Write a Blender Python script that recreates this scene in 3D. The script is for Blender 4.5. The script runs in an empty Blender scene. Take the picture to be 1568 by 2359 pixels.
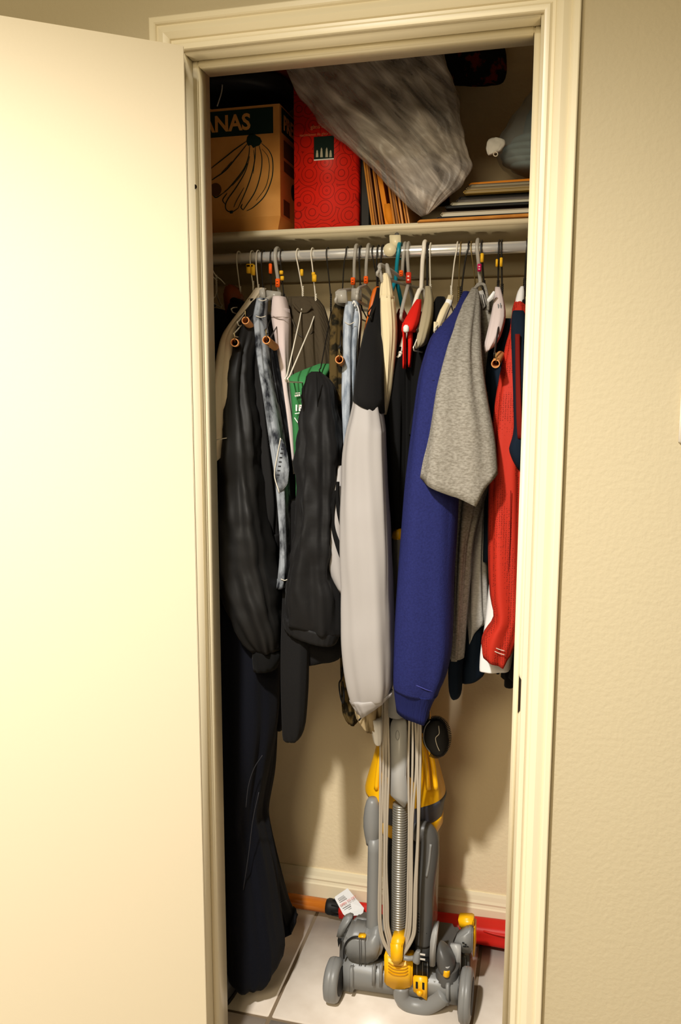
import bpy, bmesh, math, random
from mathutils import Vector, Matrix, noise
random.seed(7)
C = bpy.context.scene.collection
PI = math.pi

# ------------------------------------------------------------------ camera
CAM = Vector((0.6505, -1.4421, 1.4397))
YAW, PITCH, ROLL, FPX = 0.24839, -0.14218, 0.00172, 1903.3
IW, IH = 1568.0, 2359.0
_f = Vector((-math.sin(YAW)*math.cos(PITCH), math.cos(YAW)*math.cos(PITCH), math.sin(PITCH)))
_r0 = Vector((math.cos(YAW), math.sin(YAW), 0)); _u0 = _r0.cross(_f)
_r = _r0*math.cos(ROLL) + _u0*math.sin(ROLL); _u = -_r0*math.sin(ROLL) + _u0*math.cos(ROLL)
cd = bpy.data.cameras.new('camera'); cam = bpy.data.objects.new('camera', cd); C.objects.link(cam)
cd.sensor_fit = 'HORIZONTAL'; cd.sensor_width = 36.0; cd.lens = FPX*36.0/IW; cd.clip_start = 0.02
M4 = Matrix(((_r.x, _u.x, -_f.x, CAM.x), (_r.y, _u.y, -_f.y, CAM.y), (_r.z, _u.z, -_f.z, CAM.z), (0, 0, 0, 1)))
cam.matrix_world = M4
bpy.context.scene.camera = cam

# ------------------------------------------------------------------ world, lamp, exposure
W = bpy.data.worlds.new('world'); bpy.context.scene.world = W; W.use_nodes = True
bg = W.node_tree.nodes['Background']; bg.inputs[0].default_value = (1.0, 0.80, 0.46, 1); bg.inputs[1].default_value = 0.16
ld = bpy.data.lights.new('ceiling_downlight', 'SPOT'); lamp = bpy.data.objects.new('ceiling_downlight', ld); C.objects.link(lamp)
lamp.location = (0.06, -1.50, 2.60)
ld.energy = 350; ld.color = (1.0, 0.965, 0.91); ld.shadow_soft_size = 0.06
ld.spot_size = math.radians(109); ld.spot_blend = 1.0
lamp.rotation_euler = (Vector((0.30, -0.55, 0.0)) - Vector(lamp.location)).to_track_quat('-Z', 'Y').to_euler()
ad = bpy.data.lights.new('fill_light', 'AREA'); panel = bpy.data.objects.new('fill_light', ad); C.objects.link(panel)  # added warm fill behind the camera, brightens rod and upper wall
panel.location = (0.15, -2.60, 2.42); ad.shape = 'SQUARE'; ad.size = 0.7; ad.energy = 34; ad.color = (1.0, 0.84, 0.56)
panel.rotation_euler = (Vector((0.2, 0.2, 0.9)) - Vector(panel.location)).to_track_quat('-Z', 'Y').to_euler()
vs = bpy.context.scene.view_settings
vs.view_transform = 'Standard'; vs.look = 'None'; vs.gamma = 1.0; vs.use_curve_mapping = False; vs.exposure = 0.0

# ------------------------------------------------------------------ measures
WD, H, CS = 0.6116, 2.032, 0.0564          # opening width, height, casing width
YS, YB, D = 0.031, 0.1103, 0.643           # stop front, jamb back, closet back wall
RY, RZ, RR = 0.362, 1.7405, 0.0118         # clothes rod
SH = 1.7955                                # shelf top
def at(px, py, Y):
    d = _f*FPX + _r*(px-IW/2) - _u*(py-IH/2)
    return CAM + d*((Y-CAM.y)/d.y)
def mpp(px, py, Y):                        # metres per pixel there
    return (at(px+1, py, Y)-at(px, py, Y)).length
def s2l(c):
    return tuple((v/255/12.92 if v/255 <= .04045 else ((v/255+.055)/1.055)**2.4) for v in c)

# ------------------------------------------------------------------ materials
MT = {}
def mat(name, rgb, rough=.6, spec=.3, metal=0.0, bump=None, mottle=None, alpha=1.0, trans=0.0, sheen=0.0, weave=None, coat=0.0, ior=None):
    """rgb linear.  bump=(scale, strength, detail); mottle=(scale, rgb2, lo, hi, stretch); weave=(scale, kind, strength)"""
    if name in MT: return MT[name]
    m = bpy.data.materials.new(name); m.use_nodes = True; MT[name] = m
    nt = m.node_tree; N = nt.nodes; L = nt.links; b = N['Principled BSDF']
    b.inputs['Base Color'].default_value = (*rgb, 1); b.inputs['Roughness'].default_value = rough
    b.inputs['Specular IOR Level'].default_value = spec; b.inputs['Metallic'].default_value = metal
    b.inputs['Alpha'].default_value = alpha
    b.inputs['Transmission Weight'].default_value = trans
    b.inputs['Coat Weight'].default_value = coat
    if ior: b.inputs['IOR'].default_value = ior
    if sheen:
        b.inputs['Sheen Weight'].default_value = sheen; b.inputs['Sheen Roughness'].default_value = .5
    tc = N.new('ShaderNodeTexCoord'); prev = None
    if mottle:
        sc, c2, lo, hi = mottle[:4]; st = mottle[4] if len(mottle) > 4 else (1, 1, 1)
        mp = N.new('ShaderNodeMapping'); mp.inputs['Scale'].default_value = st; L.new(tc.outputs['Object'], mp.inputs[0])
        n = N.new('ShaderNodeTexNoise'); n.inputs['Scale'].default_value = sc; n.inputs['Detail'].default_value = 6; L.new(mp.outputs[0], n.inputs['Vector'])
        r = N.new('ShaderNodeMapRange'); r.inputs[1].default_value = lo; r.inputs[2].default_value = hi; L.new(n.outputs['Fac'], r.inputs[0])
        mx = N.new('ShaderNodeMix'); mx.data_type = 'RGBA'; mx.inputs[6].default_value = (*rgb, 1); mx.inputs[7].default_value = (*c2, 1)
        L.new(r.outputs[0], mx.inputs[0]); L.new(mx.outputs[2], b.inputs['Base Color'])
    if bump:
        n = N.new('ShaderNodeTexNoise'); n.inputs['Scale'].default_value = bump[0]; n.inputs['Detail'].default_value = bump[2] if len(bump) > 2 else 3
        L.new(tc.outputs['Object'], n.inputs['Vector'])
        bp = N.new('ShaderNodeBump'); bp.inputs['Strength'].default_value = bump[1]; bp.inputs['Distance'].default_value = .002
        L.new(n.outputs['Fac'], bp.inputs['Height']); prev = bp
    if weave:
        sc, kind, stg = weave
        if kind == 'mesh':                 # punched jersey holes: offset dots in x/z
            mp = N.new('ShaderNodeMapping'); mp.inputs['Scale'].default_value = (sc, sc*.25, sc*1.3); L.new(tc.outputs['Object'], mp.inputs[0])
            v = N.new('ShaderNodeTexVoronoi'); v.feature = 'F1'; v.inputs['Scale'].default_value = 1; v.inputs['Randomness'].default_value = .25
            L.new(mp.outputs[0], v.inputs['Vector'])
            r = N.new('ShaderNodeMapRange'); r.inputs[1].default_value = .16; r.inputs[2].default_value = .34; L.new(v.outputs['Distance'], r.inputs[0])
            mx = N.new('ShaderNodeMix'); mx.data_type = 'RGBA'; mx.inputs[6].default_value = (rgb[0]*.35, rgb[1]*.3, rgb[2]*.3, 1); mx.inputs[7].default_value = (*rgb, 1)
            L.new(r.outputs[0], mx.inputs[0]); L.new(mx.outputs[2], b.inputs['Base Color']); src = r.outputs[0]
        else:
            w = N.new('ShaderNodeTexWave'); w.wave_type = 'BANDS'; w.bands_direction = kind.upper(); w.inputs['Scale'].default_value = sc
            L.new(tc.outputs['Object'], w.inputs['Vector']); src = w.outputs['Fac']
        bp = N.new('ShaderNodeBump'); bp.inputs['Strength'].default_value = stg; bp.inputs['Distance'].default_value = .0015
        L.new(src, bp.inputs['Height'])
        if prev: L.new(prev.outputs[0], bp.inputs['Normal'])
        prev = bp
    if prev: L.new(prev.outputs[0], b.inputs['Normal'])
    return m
S = s2l
m_wall = mat('wall_paint', S((194, 181, 150)), .75, .2, bump=(110, .55, 4))
m_cwall = mat('closet_wall_paint', S((230, 212, 176)), .8, .15, bump=(110, .5, 4))
m_trim = mat('trim_paint', S((232, 220, 188)), .32, .45, bump=(35, .05))
m_door = mat('door_paint', S((228, 215, 186)), .45, .35, bump=(180, .06))
m_tile = mat('floor_tile', S((232, 220, 206)), .35, .4, bump=(40, .08), mottle=(14, S((216, 202, 186)), .35, .75))
m_grout = mat('grout', S((126, 110, 90)), .9, .1, bump=(300, .3))
m_shelf = mat('shelf_paint', S((226, 212, 178)), .5, .3, bump=(60, .1))
m_chrome = mat('chrome', (.97, .96, .93), .2, .5, .6)
m_bracket = mat('bracket_enamel', S((232, 219, 180)), .35, .4)
m_hole = mat('hole_dark', (.02, .013, .008), .9, .1)
m_card = mat('cardboard', S((218, 156, 84)), .8, .15, bump=(90, .1), mottle=(9, S((198, 136, 68)), .4, .7))
m_ink = mat('green_ink', S((22, 42, 36)), .7, .15)
m_brownink = mat('brown_ink', S((96, 62, 34)), .7, .15)
m_manila = mat('manila_paper', S((206, 140, 62)), .75, .15, mottle=(30, S((184, 116, 46)), .35, .7, (1, 1, .2)))
m_orange_env = mat('orange_paper', S((226, 138, 34)), .7, .15)
m_black = mat('black_cotton', (.006, .0058, .0058), .9, .08, bump=(500, .25), sheen=.03)
m_black2 = mat('black_wool', (.009, .0085, .0085), .9, .08, bump=(420, .3), sheen=.03)
m_nylon = mat('black_nylon', (.0085, .0081, .0083), .62, .18, bump=(46, .45, 5), sheen=.02)
m_shiny = mat('black_satin', (.0095, .009, .0086), .55, .22, bump=(22, .3, 4))
m_char = mat('charcoal_knit', (.011, .0105, .0105), .85, .15, weave=(420, 'x', .25))
m_navyjean = mat('dark_navy_denim', (.0045, .005, .0085), .9, .08, bump=(600, .3), sheen=.03)
m_navy = mat('navy_fleece', S((35, 40, 95)), .85, .15, bump=(420, .35), mottle=(260, S((29, 33, 82)), .35, .7))
m_navyrib = mat('navy_rib', S((34, 40, 97)), .85, .15, weave=(170, 'x', .7))
m_grey = mat('heather_grey', S((150, 145, 135)), .9, .15, bump=(500, .2), mottle=(160, S((116, 110, 99)), .35, .68, (1, 1, 2.2)))
m_grey2 = mat('pale_heather', S((182, 178, 172)), .9, .15, mottle=(170, S((158, 154, 148)), .35, .68, (1, 1, 2.2)))
m_greybrown = mat('brown_grey_cotton', S((72, 62, 47)), .9, .12, bump=(400, .2), weave=(60, 'y', .35))
m_red = mat('red_mesh', S((182, 42, 24)), .7, .25, weave=(215, 'mesh', .4))
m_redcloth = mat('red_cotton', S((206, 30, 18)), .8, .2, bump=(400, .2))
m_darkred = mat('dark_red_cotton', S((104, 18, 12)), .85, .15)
m_white = mat('white_polyester', S((164, 159, 156)), .65, .22, bump=(24, .12, 3))
m_whitec = mat('white_cotton', S((232, 230, 226)), .85, .15, bump=(300, .1))
m_tan = mat('tan_pique', S((226, 210, 182)), .9, .12, weave=(300, 'z', .2))
m_cream = mat('cream_cotton', S((222, 206, 168)), .85, .15, bump=(60, .2))
m_khaki = mat('khaki_stripe', S((176, 156, 120)), .85, .15, mottle=(26, S((104, 88, 60)), .45, .6, (3, 1, .5)))
m_mauve = mat('pale_mauve_cotton', S((208, 192, 188)), .9, .12, bump=(300, .15))
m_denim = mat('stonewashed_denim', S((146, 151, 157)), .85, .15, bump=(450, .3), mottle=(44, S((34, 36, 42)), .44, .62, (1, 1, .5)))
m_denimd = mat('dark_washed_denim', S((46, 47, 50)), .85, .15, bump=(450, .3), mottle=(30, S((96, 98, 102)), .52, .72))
m_denimp = mat('pale_denim', S((178, 186, 196)), .85, .15, bump=(450, .3), mottle=(60, S((120, 130, 144)), .42, .7, (2, 2, .4)))
m_thread = mat('pale_thread', S((214, 206, 190)), .8, .2)
m_green = mat('green_cotton', S((58, 124, 72)), .88, .15, bump=(300, .15))
m_camo = mat('brown_camo', S((84, 68, 38)), .88, .12, mottle=(38, S((30, 26, 16)), .47, .56))
m_beige = mat('beige_cotton', S((158, 146, 118)), .88, .12, bump=(300, .15))
m_navytrim = mat('dark_navy_knit', S((18, 30, 44)), .85, .15, weave=(260, 'x', .25))
m_paleblue = mat('pale_blue_cotton', S((186, 204, 206)), .85, .15)
m_teal = mat('teal_plastic', S((10, 132, 150)), .35, .45)
m_orangep = mat('orange_plastic', S((214, 104, 26)), .4, .4)
m_whitep = mat('white_plastic', S((236, 228, 212)), .35, .4)
m_clearp = mat('clear_plastic', S((190, 184, 172)), .28, .5, alpha=.62)
m_wirew = mat('white_wire', S((226, 218, 200)), .4, .4)
m_wireb = mat('black_wire', (.012, .010, .008), .4, .4)
m_wireg = mat('brass_wire', S((150, 128, 80)), .35, .5, .8)
m_tagy = mat('yellow_tag', S((240, 184, 40)), .6, .2)
m_tago = mat('orange_tag', S((246, 96, 24)), .6, .2)
m_tagr = mat('red_tag', S((206, 58, 36)), .5, .3)
m_tagm = mat('magenta_tag', S((190, 30, 84)), .5, .3)
m_wood = mat('brown_wood', S((132, 62, 26)), .5, .3, bump=(60, .1))
m_tube = mat('cardboard_tube', S((204, 140, 84)), .8, .15, bump=(120, .1))
m_vgrey = mat('grey_plastic', S((132, 132, 130)), .38, .4, bump=(350, .06))
m_vdark = mat('dark_grey_plastic', S((84, 83, 81)), .4, .4, bump=(350, .06))
m_vlite = mat('light_grey_plastic', S((172, 171, 168)), .35, .4)
m_vblack = mat('black_rubber', (.008, .008, .008), .6, .3)
m_vblue = mat('slate_plastic', S((70, 72, 82)), .45, .35)
m_vyel = mat('yellow_plastic', S((250, 186, 14)), .35, .4)
m_cord = mat('grey_cord', S((176, 166, 150)), .5, .35)
m_hose = mat('silver_hose', S((150, 146, 136)), .3, .5, .55)
m_bin = mat('clear_bin', S((196, 188, 176)), .12, .5, alpha=.28)
m_umbred = mat('red_nylon', S((196, 28, 16)), .5, .35, bump=(40, .2))
m_umbwood = mat('varnished_wood', S((206, 122, 40)), .25, .5, mottle=(20, S((178, 92, 24)), .4, .7, (.2, 3, 3)))
m_paper = mat('white_paper', S((240, 240, 240)), .7, .2)
m_inkgrey = mat('grey_ink', S((120, 122, 124)), .8, .1)
m_inkred = mat('red_ink', S((226, 96, 70)), .8, .1)
m_film = mat('frosted_film', S((172, 164, 160)), .3, .5, alpha=.72, bump=(30, .5, 5), mottle=(14, S((120, 112, 108)), .4, .65, (2.2, 1, .7)))
def _film():
    nt = m_film.node_tree; N = nt.nodes; L = nt.links; b = N['Principled BSDF']
    tc = N.new('ShaderNodeTexCoord'); m1 = N.new('ShaderNodeMapping'); m1.inputs['Rotation'].default_value = (0, -.78, 0); L.new(tc.outputs['Object'], m1.inputs[0])
    m2 = N.new('ShaderNodeMapping'); m2.inputs['Scale'].default_value = (5, 10, 34); L.new(m1.outputs[0], m2.inputs[0])
    n = N.new('ShaderNodeTexNoise'); n.inputs['Scale'].default_value = 1.0; n.inputs['Detail'].default_value = 7; n.inputs['Roughness'].default_value = .62; n.inputs['Distortion'].default_value = .6; L.new(m2.outputs[0], n.inputs['Vector'])
    r = N.new('ShaderNodeMapRange'); r.inputs[1].default_value = .36; r.inputs[2].default_value = .68; L.new(n.outputs['Fac'], r.inputs[0])
    mx = N.new('ShaderNodeMix'); mx.data_type = 'RGBA'; mx.inputs[6].default_value = (*S((142, 133, 126)), 1); mx.inputs[7].default_value = (*S((222, 212, 202)), 1)
    L.new(r.outputs[0], mx.inputs[0]); L.new(mx.outputs[2], b.inputs['Base Color'])
    ra = N.new('ShaderNodeMapRange'); ra.inputs[1].default_value = .35; ra.inputs[2].default_value = .7; ra.inputs[3].default_value = .36; ra.inputs[4].default_value = .8; L.new(n.outputs['Fac'], ra.inputs[0]); L.new(ra.outputs[0], b.inputs['Alpha'])
    bp = N.new('ShaderNodeBump'); bp.inputs['Strength'].default_value = .9; bp.inputs['Distance'].default_value = .006; L.new(n.outputs['Fac'], bp.inputs['Height']); L.new(bp.outputs[0], b.inputs['Normal'])
_film()
m_clearfilm = mat('clear_film', S((190, 200, 204)), .12, .6, alpha=.36, bump=(24, .6, 4))
m_tealcloth = mat('dusty_teal_cloth', S((120, 150, 158)), .85, .15, bump=(90, .3))
m_quilt = mat('dark_patterned_quilt', S((30, 32, 30)), .9, .1, mottle=(34, S((112, 40, 22)), .55, .62))
m_bag = mat('black_bag_fabric', (.010, .010, .012), .6, .3, bump=(300, .2))
m_brownbox = mat('red_brown_card', S((120, 50, 26)), .8, .15)
m_leather = mat('black_leather', (.012, .011, .010), .4, .45, bump=(120, .2))
m_magcols = {}
def flat(rgb, rough=.6):
    k = 'paper_%d_%d_%d' % rgb
    return mat(k, S(rgb), rough, .25)

# red gift box with embossed spiral rings
m_gift = mat('red_swirl_paper', S((228, 36, 22)), .45, .35)
def _swirl():
    nt = m_gift.node_tree; N = nt.nodes; L = nt.links; b = N['Principled BSDF']
    tc = N.new('ShaderNodeTexCoord')
    mp = N.new('ShaderNodeMapping'); mp.inputs['Scale'].default_value = (1, .02, 1); L.new(tc.outputs['Object'], mp.inputs[0])
    v = N.new('ShaderNodeTexVoronoi'); v.inputs['Scale'].default_value = 27; v.inputs['Randomness'].default_value = .7; L.new(mp.outputs[0], v.inputs['Vector'])
    mm = N.new('ShaderNodeMath'); mm.operation = 'MULTIPLY'; mm.inputs[1].default_value = 30; L.new(v.outputs['Distance'], mm.inputs[0])
    sn = N.new('ShaderNodeMath'); sn.operation = 'SINE'; L.new(mm.outputs[0], sn.inputs[0])
    r = N.new('ShaderNodeMapRange'); r.inputs[1].default_value = .72; r.inputs[2].default_value = .98; L.new(sn.outputs[0], r.inputs[0])
    mx = N.new('ShaderNodeMix'); mx.data_type = 'RGBA'; mx.inputs[6].default_value = (*S((228, 36, 22)), 1); mx.inputs[7].default_value = (*S((160, 22, 16)), 1)
    L.new(r.outputs[0], mx.inputs[0]); L.new(mx.outputs[2], b.inputs['Base Color'])
_swirl()

# ------------------------------------------------------------------ builders
def tag(o, label=None, cat=None, group=None, kind=None):
    if label: o['label'] = label
    if cat: o['category'] = cat
    if group: o['group'] = group
    if kind: o['kind'] = kind
    return o
def thing(name, label, cat, loc=(0, 0, 0), group=None):
    o = bpy.data.objects.new(name, None); C.objects.link(o); o.location = loc; o.empty_display_size = .05
    return tag(o, label, cat, group)
def link(name, me, m, parent=None, smooth=False):
    o = bpy.data.objects.new(name, me); C.objects.link(o)
    if m and not me.materials: me.materials.append(m)
    if smooth: me.polygons.foreach_set('use_smooth', [True]*len(me.polygons))
    if parent is not None:
        o.parent = parent; o.matrix_parent_inverse = Matrix.Translation(-Vector(wloc(parent)))
    return o
def wloc(o):
    l = Vector(o.location)
    return l
def rebase(o):
    """move a single mesh's origin to its base"""
    me = o.data; vs_ = [v.co for v in me.vertices]
    c = Vector(((min(v.x for v in vs_)+max(v.x for v in vs_))/2, (min(v.y for v in vs_)+max(v.y for v in vs_))/2, min(v.z for v in vs_)))
    me.transform(Matrix.Translation(-c)); o.location = c
    return o
def pyd(name, V, F, m, parent=None, smooth=True):
    me = bpy.data.meshes.new(name); me.from_pydata([tuple(v) for v in V], [], F); me.update()
    bm = bmesh.new(); bm.from_mesh(me); bmesh.ops.recalc_face_normals(bm, faces=bm.faces); bm.to_mesh(me); bm.free()
    return link(name, me, m, parent, smooth)
def box(name, lo, hi, m, parent=None, bevel=0.0, seg=2):
    bm = bmesh.new(); bmesh.ops.create_cube(bm, size=1)
    lo = Vector(lo); hi = Vector(hi)
    for v in bm.verts: v.co = Vector([(lo[i]+hi[i])/2 + v.co[i]*(hi[i]-lo[i]) for i in range(3)])
    if bevel: bmesh.ops.bevel(bm, geom=bm.edges[:], offset=bevel, segments=seg, affect='EDGES')
    me = bpy.data.meshes.new(name); bm.to_mesh(me); bm.free()
    return link(name, me, m, parent, bevel > 0)
def hexa(name, P, m, parent=None, bevel=0.0):
    """8 corners: 4 front loop, 4 back loop"""
    bm = bmesh.new(); v = [bm.verts.new(p) for p in P]
    for f in ((0, 1, 2, 3), (7, 6, 5, 4), (0, 4, 5, 1), (1, 5, 6, 2), (2, 6, 7, 3), (3, 7, 4, 0)): bm.faces.new([v[i] for i in f])
    bmesh.ops.recalc_face_normals(bm, faces=bm.faces)
    if bevel: bmesh.ops.bevel(bm, geom=bm.edges[:], offset=bevel, segments=2, affect='EDGES')
    me = bpy.data.meshes.new(name); bm.to_mesh(me); bm.free()
    return link(name, me, m, parent, False)
def prism(name, pts, Y0, Y1, m, parent=None, bevel=.0, seg=2, taper=1.0):
    """outline given in the photograph at depth Y0, extruded straight back to Y1"""
    A = [at(x, y, Y0) for x, y in pts]; c = sum(A, Vector())/len(A)
    B = [Vector((c.x+(a.x-c.x)*taper, Y1, c.z+(a.z-c.z)*taper)) for a in A]
    bm = bmesh.new(); va = [bm.verts.new(a) for a in A]; vb = [bm.verts.new(b) for b in B]; n = len(A)
    bm.faces.new(va); bm.faces.new(vb[::-1])
    for i in range(n): bm.faces.new((va[i], vb[i], vb[(i+1) % n], va[(i+1) % n]))
    bmesh.ops.recalc_face_normals(bm, faces=bm.faces)
    if bevel:
        es = [e for e in bm.edges]
        bmesh.ops.bevel(bm, geom=es, offset=bevel, segments=seg, affect='EDGES', clamp_overlap=True)
    me = bpy.data.meshes.new(name); bm.to_mesh(me); bm.free()
    return link(name, me, m, parent, bevel > 0)
def crom(P, n):
    """Catmull-Rom through a list of vectors/tuples, about n samples per span"""
    P = [Vector(p) for p in P]
    if len(P) < 3 or n <= 1: return P
    out = []
    for i in range(len(P)-1):
        p0 = P[i-1] if i else P[0]*2-P[1]; p1 = P[i]; p2 = P[i+1]; p3 = P[i+2] if i+2 < len(P) else P[-1]*2-P[-2]
        for k in range(n):
            t = k/n
            out.append(.5*((2*p1)+(p2-p0)*t+(2*p0-5*p1+4*p2-p3)*t*t+(3*p1-p0-3*p2+p3)*t**3))
    out.append(P[-1]); return out
def tube_data(P, r, seg=8, closed=False, cap=True, flatten=None):
    P = [Vector(p) for p in P]; n = len(P)
    rr = r if callable(r) else (lambda t: r)
    T = []
    for i in range(n):
        a = P[(i-1) % n] if (i or closed) else P[0]; b = P[(i+1) % n] if (i < n-1 or closed) else P[-1]
        T.append((b-a).normalized() if (b-a).length > 1e-9 else Vector((0, 0, 1)))
    ref = Vector((0, 1, 0)) if abs(T[0].y) < .9 else Vector((1, 0, 0))
    N_ = T[0].cross(ref).normalized(); V = []; F = []
    for i in range(n):
        N_ = (N_-T[i]*N_.dot(T[i]))
        N_ = N_.normalized() if N_.length > 1e-6 else T[i].orthogonal().normalized()
        B_ = T[i].cross(N_); R = rr(i/max(1, n-1))
        for k in range(seg):
            a = 2*PI*k/seg; ca, sa = math.cos(a), math.sin(a)
            if flatten: V.append(P[i]+N_*ca*R*flatten[0]+B_*sa*R*flatten[1])
            else: V.append(P[i]+N_*ca*R+B_*sa*R)
    for i in range(n if closed else n-1):
        j = (i+1) % n
        for k in range(seg):
            k2 = (k+1) % seg; F.append((i*seg+k, i*seg+k2, j*seg+k2, j*seg+k))
    if cap and not closed:
        F.append(tuple(range(seg))[::-1]); F.append(tuple((n-1)*seg+k for k in range(seg)))
    return V, F
def tube(name, P, r, m, parent=None, seg=8, smooth=6, closed=False, flatten=None):
    Q = crom(P, smooth) if not closed else P
    V, F = tube_data(Q, r, seg, closed, flatten=flatten)
    return pyd(name, V, F, m, parent, True)
def merge(name, datas, m, parent=None, smooth=True):
    V = []; F = []
    for v, f in datas:
        o = len(V); V += v; F += [tuple(i+o for i in q) for q in f]
    return pyd(name, V, F, m, parent, smooth)
def lathe_data(prof, cx, cy, seg=40, sy=1.0):
    """prof: list of (z, r)"""
    V = []; F = []; n = len(prof)
    for z, r in prof:
        for k in range(seg):
            a = 2*PI*k/seg; V.append(Vector((cx+r*math.cos(a), cy+r*math.sin(a)*sy, z)))
    for i in range(n-1):
        for k in range(seg):
            k2 = (k+1) % seg; F.append((i*seg+k, i*seg+k2, (i+1)*seg+k2, (i+1)*seg+k))
    F.append(tuple(range(seg))); F.append(tuple((n-1)*seg+k for k in range(seg)))
    return V, F
def lathe_px(name, ax, Y, prof, m, parent=None, seg=40, sy=1.0):
    """prof: list of (py, half width px)"""
    c = at(ax, prof[0][0], Y); pr = []
    for py, hw in prof: pr.append((at(ax, py, Y).z, hw*mpp(ax, py, Y)))
    V, F = lathe_data(pr, c.x, Y, seg, sy)
    o = pyd(name, V, F, m, parent, True); return o
def autosmooth(o, ang=40):
    me = o.data; bm = bmesh.new(); bm.from_mesh(me)
    for e in bm.edges:
        if len(e.link_faces) == 2 and e.calc_face_angle(0) > math.radians(ang): e.smooth = False
    bm.to_mesh(me); bm.free(); return o
def loft(name, rows, m, parent=None, n=44, step=.012, fold=(.004, 7, 9.0), sq=2.4, seed=0, hollow=True, wr=0.0, wrs=14, edge=0.0, hem=None):
    """cloth form. rows: (py, pxL, pxR, Y, ry[, frontdrop]) or (pyL, pxL, pyR, pxR, Y, ry, frontdrop).
    Every row is a level ring of cloth at its own depth Y, half as deep as ry."""
    K = []
    for q in rows:
        if len(q) >= 7: pyL, L_, pyR, R_, Y, ry, fd = q[:7]
        else:
            pyL, L_, R_, Y, ry = q[:5]; pyR = pyL; fd = q[5] if len(q) > 5 else 0.0
        a = at(L_, pyL, Y); b = at(R_, pyR, Y); K.append((*a, *b, Y, ry, fd))
    # resample along the length
    Q = []
    for i in range(len(K)-1):
        p0 = K[i-1] if i else K[0]; p1 = K[i]; p2 = K[i+1]; p3 = K[i+2] if i+2 < len(K) else K[-1]
        ln = math.dist(p1[:3], p2[:3]); cnt = max(2, int(ln/step))
        for k in range(cnt):
            t = k/cnt
            Q.append([.5*((2*p1[j])+(p2[j]-p0[j])*t+(2*p0[j]-5*p1[j]+4*p2[j]-p3[j])*t*t+(3*p1[j]-p0[j]-3*p2[j]+p3[j])*t**3) for j in range(9)])
    Q.append(list(K[-1]))
    V = []; F = []; rs = random.Random(seed)
    amp, kk, drift = fold
    ph = [rs.uniform(0, 6.28) for _ in range(4)]; N_ = len(Q)
    s = 0.0
    for i, q in enumerate(Q):
        a = Vector(q[:3]); b = Vector(q[3:6]); c = (a+b)/2; U = (b-a)/2; rx = max(U.length, 1e-4); Uh = U/rx; ry = max(q[7], 1e-4); fd = q[8]
        if i: s += (c-lastc).length
        lastc = c
        lim = min(rx, ry); am = min(amp, lim*.35)*min(1, .35+s*4)
        for k in range(n):
            an = 2*PI*k/n; ca, sa = math.cos(an), math.sin(an)
            e = 2/sq; x = math.copysign(abs(ca)**e, ca); y = math.copysign(abs(sa)**e, sa)
            d = am*(math.sin(kk*an+ph[0]+drift*s)*.55+math.sin((kk*2+1)*an+ph[1]-drift*1.7*s)*.3+math.sin(3*an+ph[2]+drift*.6*s)*.4)
            p = c+Uh*(x*rx)+Vector((0, ry*y, 0))
            nd = (Uh*ca/rx+Vector((0, sa/ry, 0)))
            nd = nd.normalized() if nd.length > 1e-9 else Uh
            if abs(ca) > .85: d *= .35+edge
            p += nd*d
            p.z += fd*sa
            if hem:                           # (peak position -1..1, drop, length): hem hangs lower at one side
                w_ = max(0, 1-(N_-1-i)*step/hem[2]); u_ = ca
                p.z -= hem[1]*w_*((u_+1)/(hem[0]+1) if u_ < hem[0] else (1-u_)/(1-hem[0]))*(1 if sa < 0 else .55)
            if wr:
                w = noise.noise(Vector((p.x*wrs, p.y*wrs, p.z*wrs*.8))+Vector((seed, 0, 0)))+.5*noise.noise(p*wrs*2.3)
                p += nd*w*min(wr, lim*.4)
            V.append(p)
    for i in range(N_-1):
        for k in range(n):
            k2 = (k+1) % n; F.append((i*n+k, i*n+k2, (i+1)*n+k2, (i+1)*n+k))
    F.append(tuple(range(n)))
    last = (N_-1)*n
    if hollow:                                # open hem: turn the cloth in and up
        c = sum((V[last+k] for k in range(n)), Vector())/n
        for sc, dz in ((.93, .0005), (.86, .02)):
            o = len(V)
            for k in range(n):
                p = V[last+k]; V.append(Vector((c.x+(p.x-c.x)*sc, c.y+(p.y-c.y)*sc, p.z+dz)))
            src = last if sc > .9 else o-n
            for k in range(n):
                k2 = (k+1) % n; F.append((src+k, src+k2, o+k2, o+k))
        F.append(tuple(o+k for k in range(n)))
    else: F.append(tuple(last+k for k in range(n)))
    return pyd(name, V, F, m, parent, True)
def text_obj(name, body, size, m, parent, org, xd, zd, extr=.0004, align='LEFT', bold=0.0, sx=1.0):
    cu = bpy.data.curves.new(name, 'FONT'); cu.body = body; cu.size = size; cu.extrude = extr; cu.align_x = align; cu.offset = bold
    cu.resolution_u = 3
    t = bpy.data.objects.new(name+'_tmp', cu); C.objects.link(t)
    dg = bpy.context.evaluated_depsgraph_get(); me = bpy.data.meshes.new_from_object(t.evaluated_get(dg))
    bpy.data.objects.remove(t); bpy.data.curves.remove(cu)
    xd = Vector(xd).normalized(); zd = Vector(zd).normalized(); nd = xd.cross(zd)
    for v in me.vertices: v.co = Vector(org)+xd*v.co.x*sx+zd*v.co.y+nd*v.co.z
    me.materials.clear(); me.name = name
    return link(name, me, m, parent)
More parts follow.
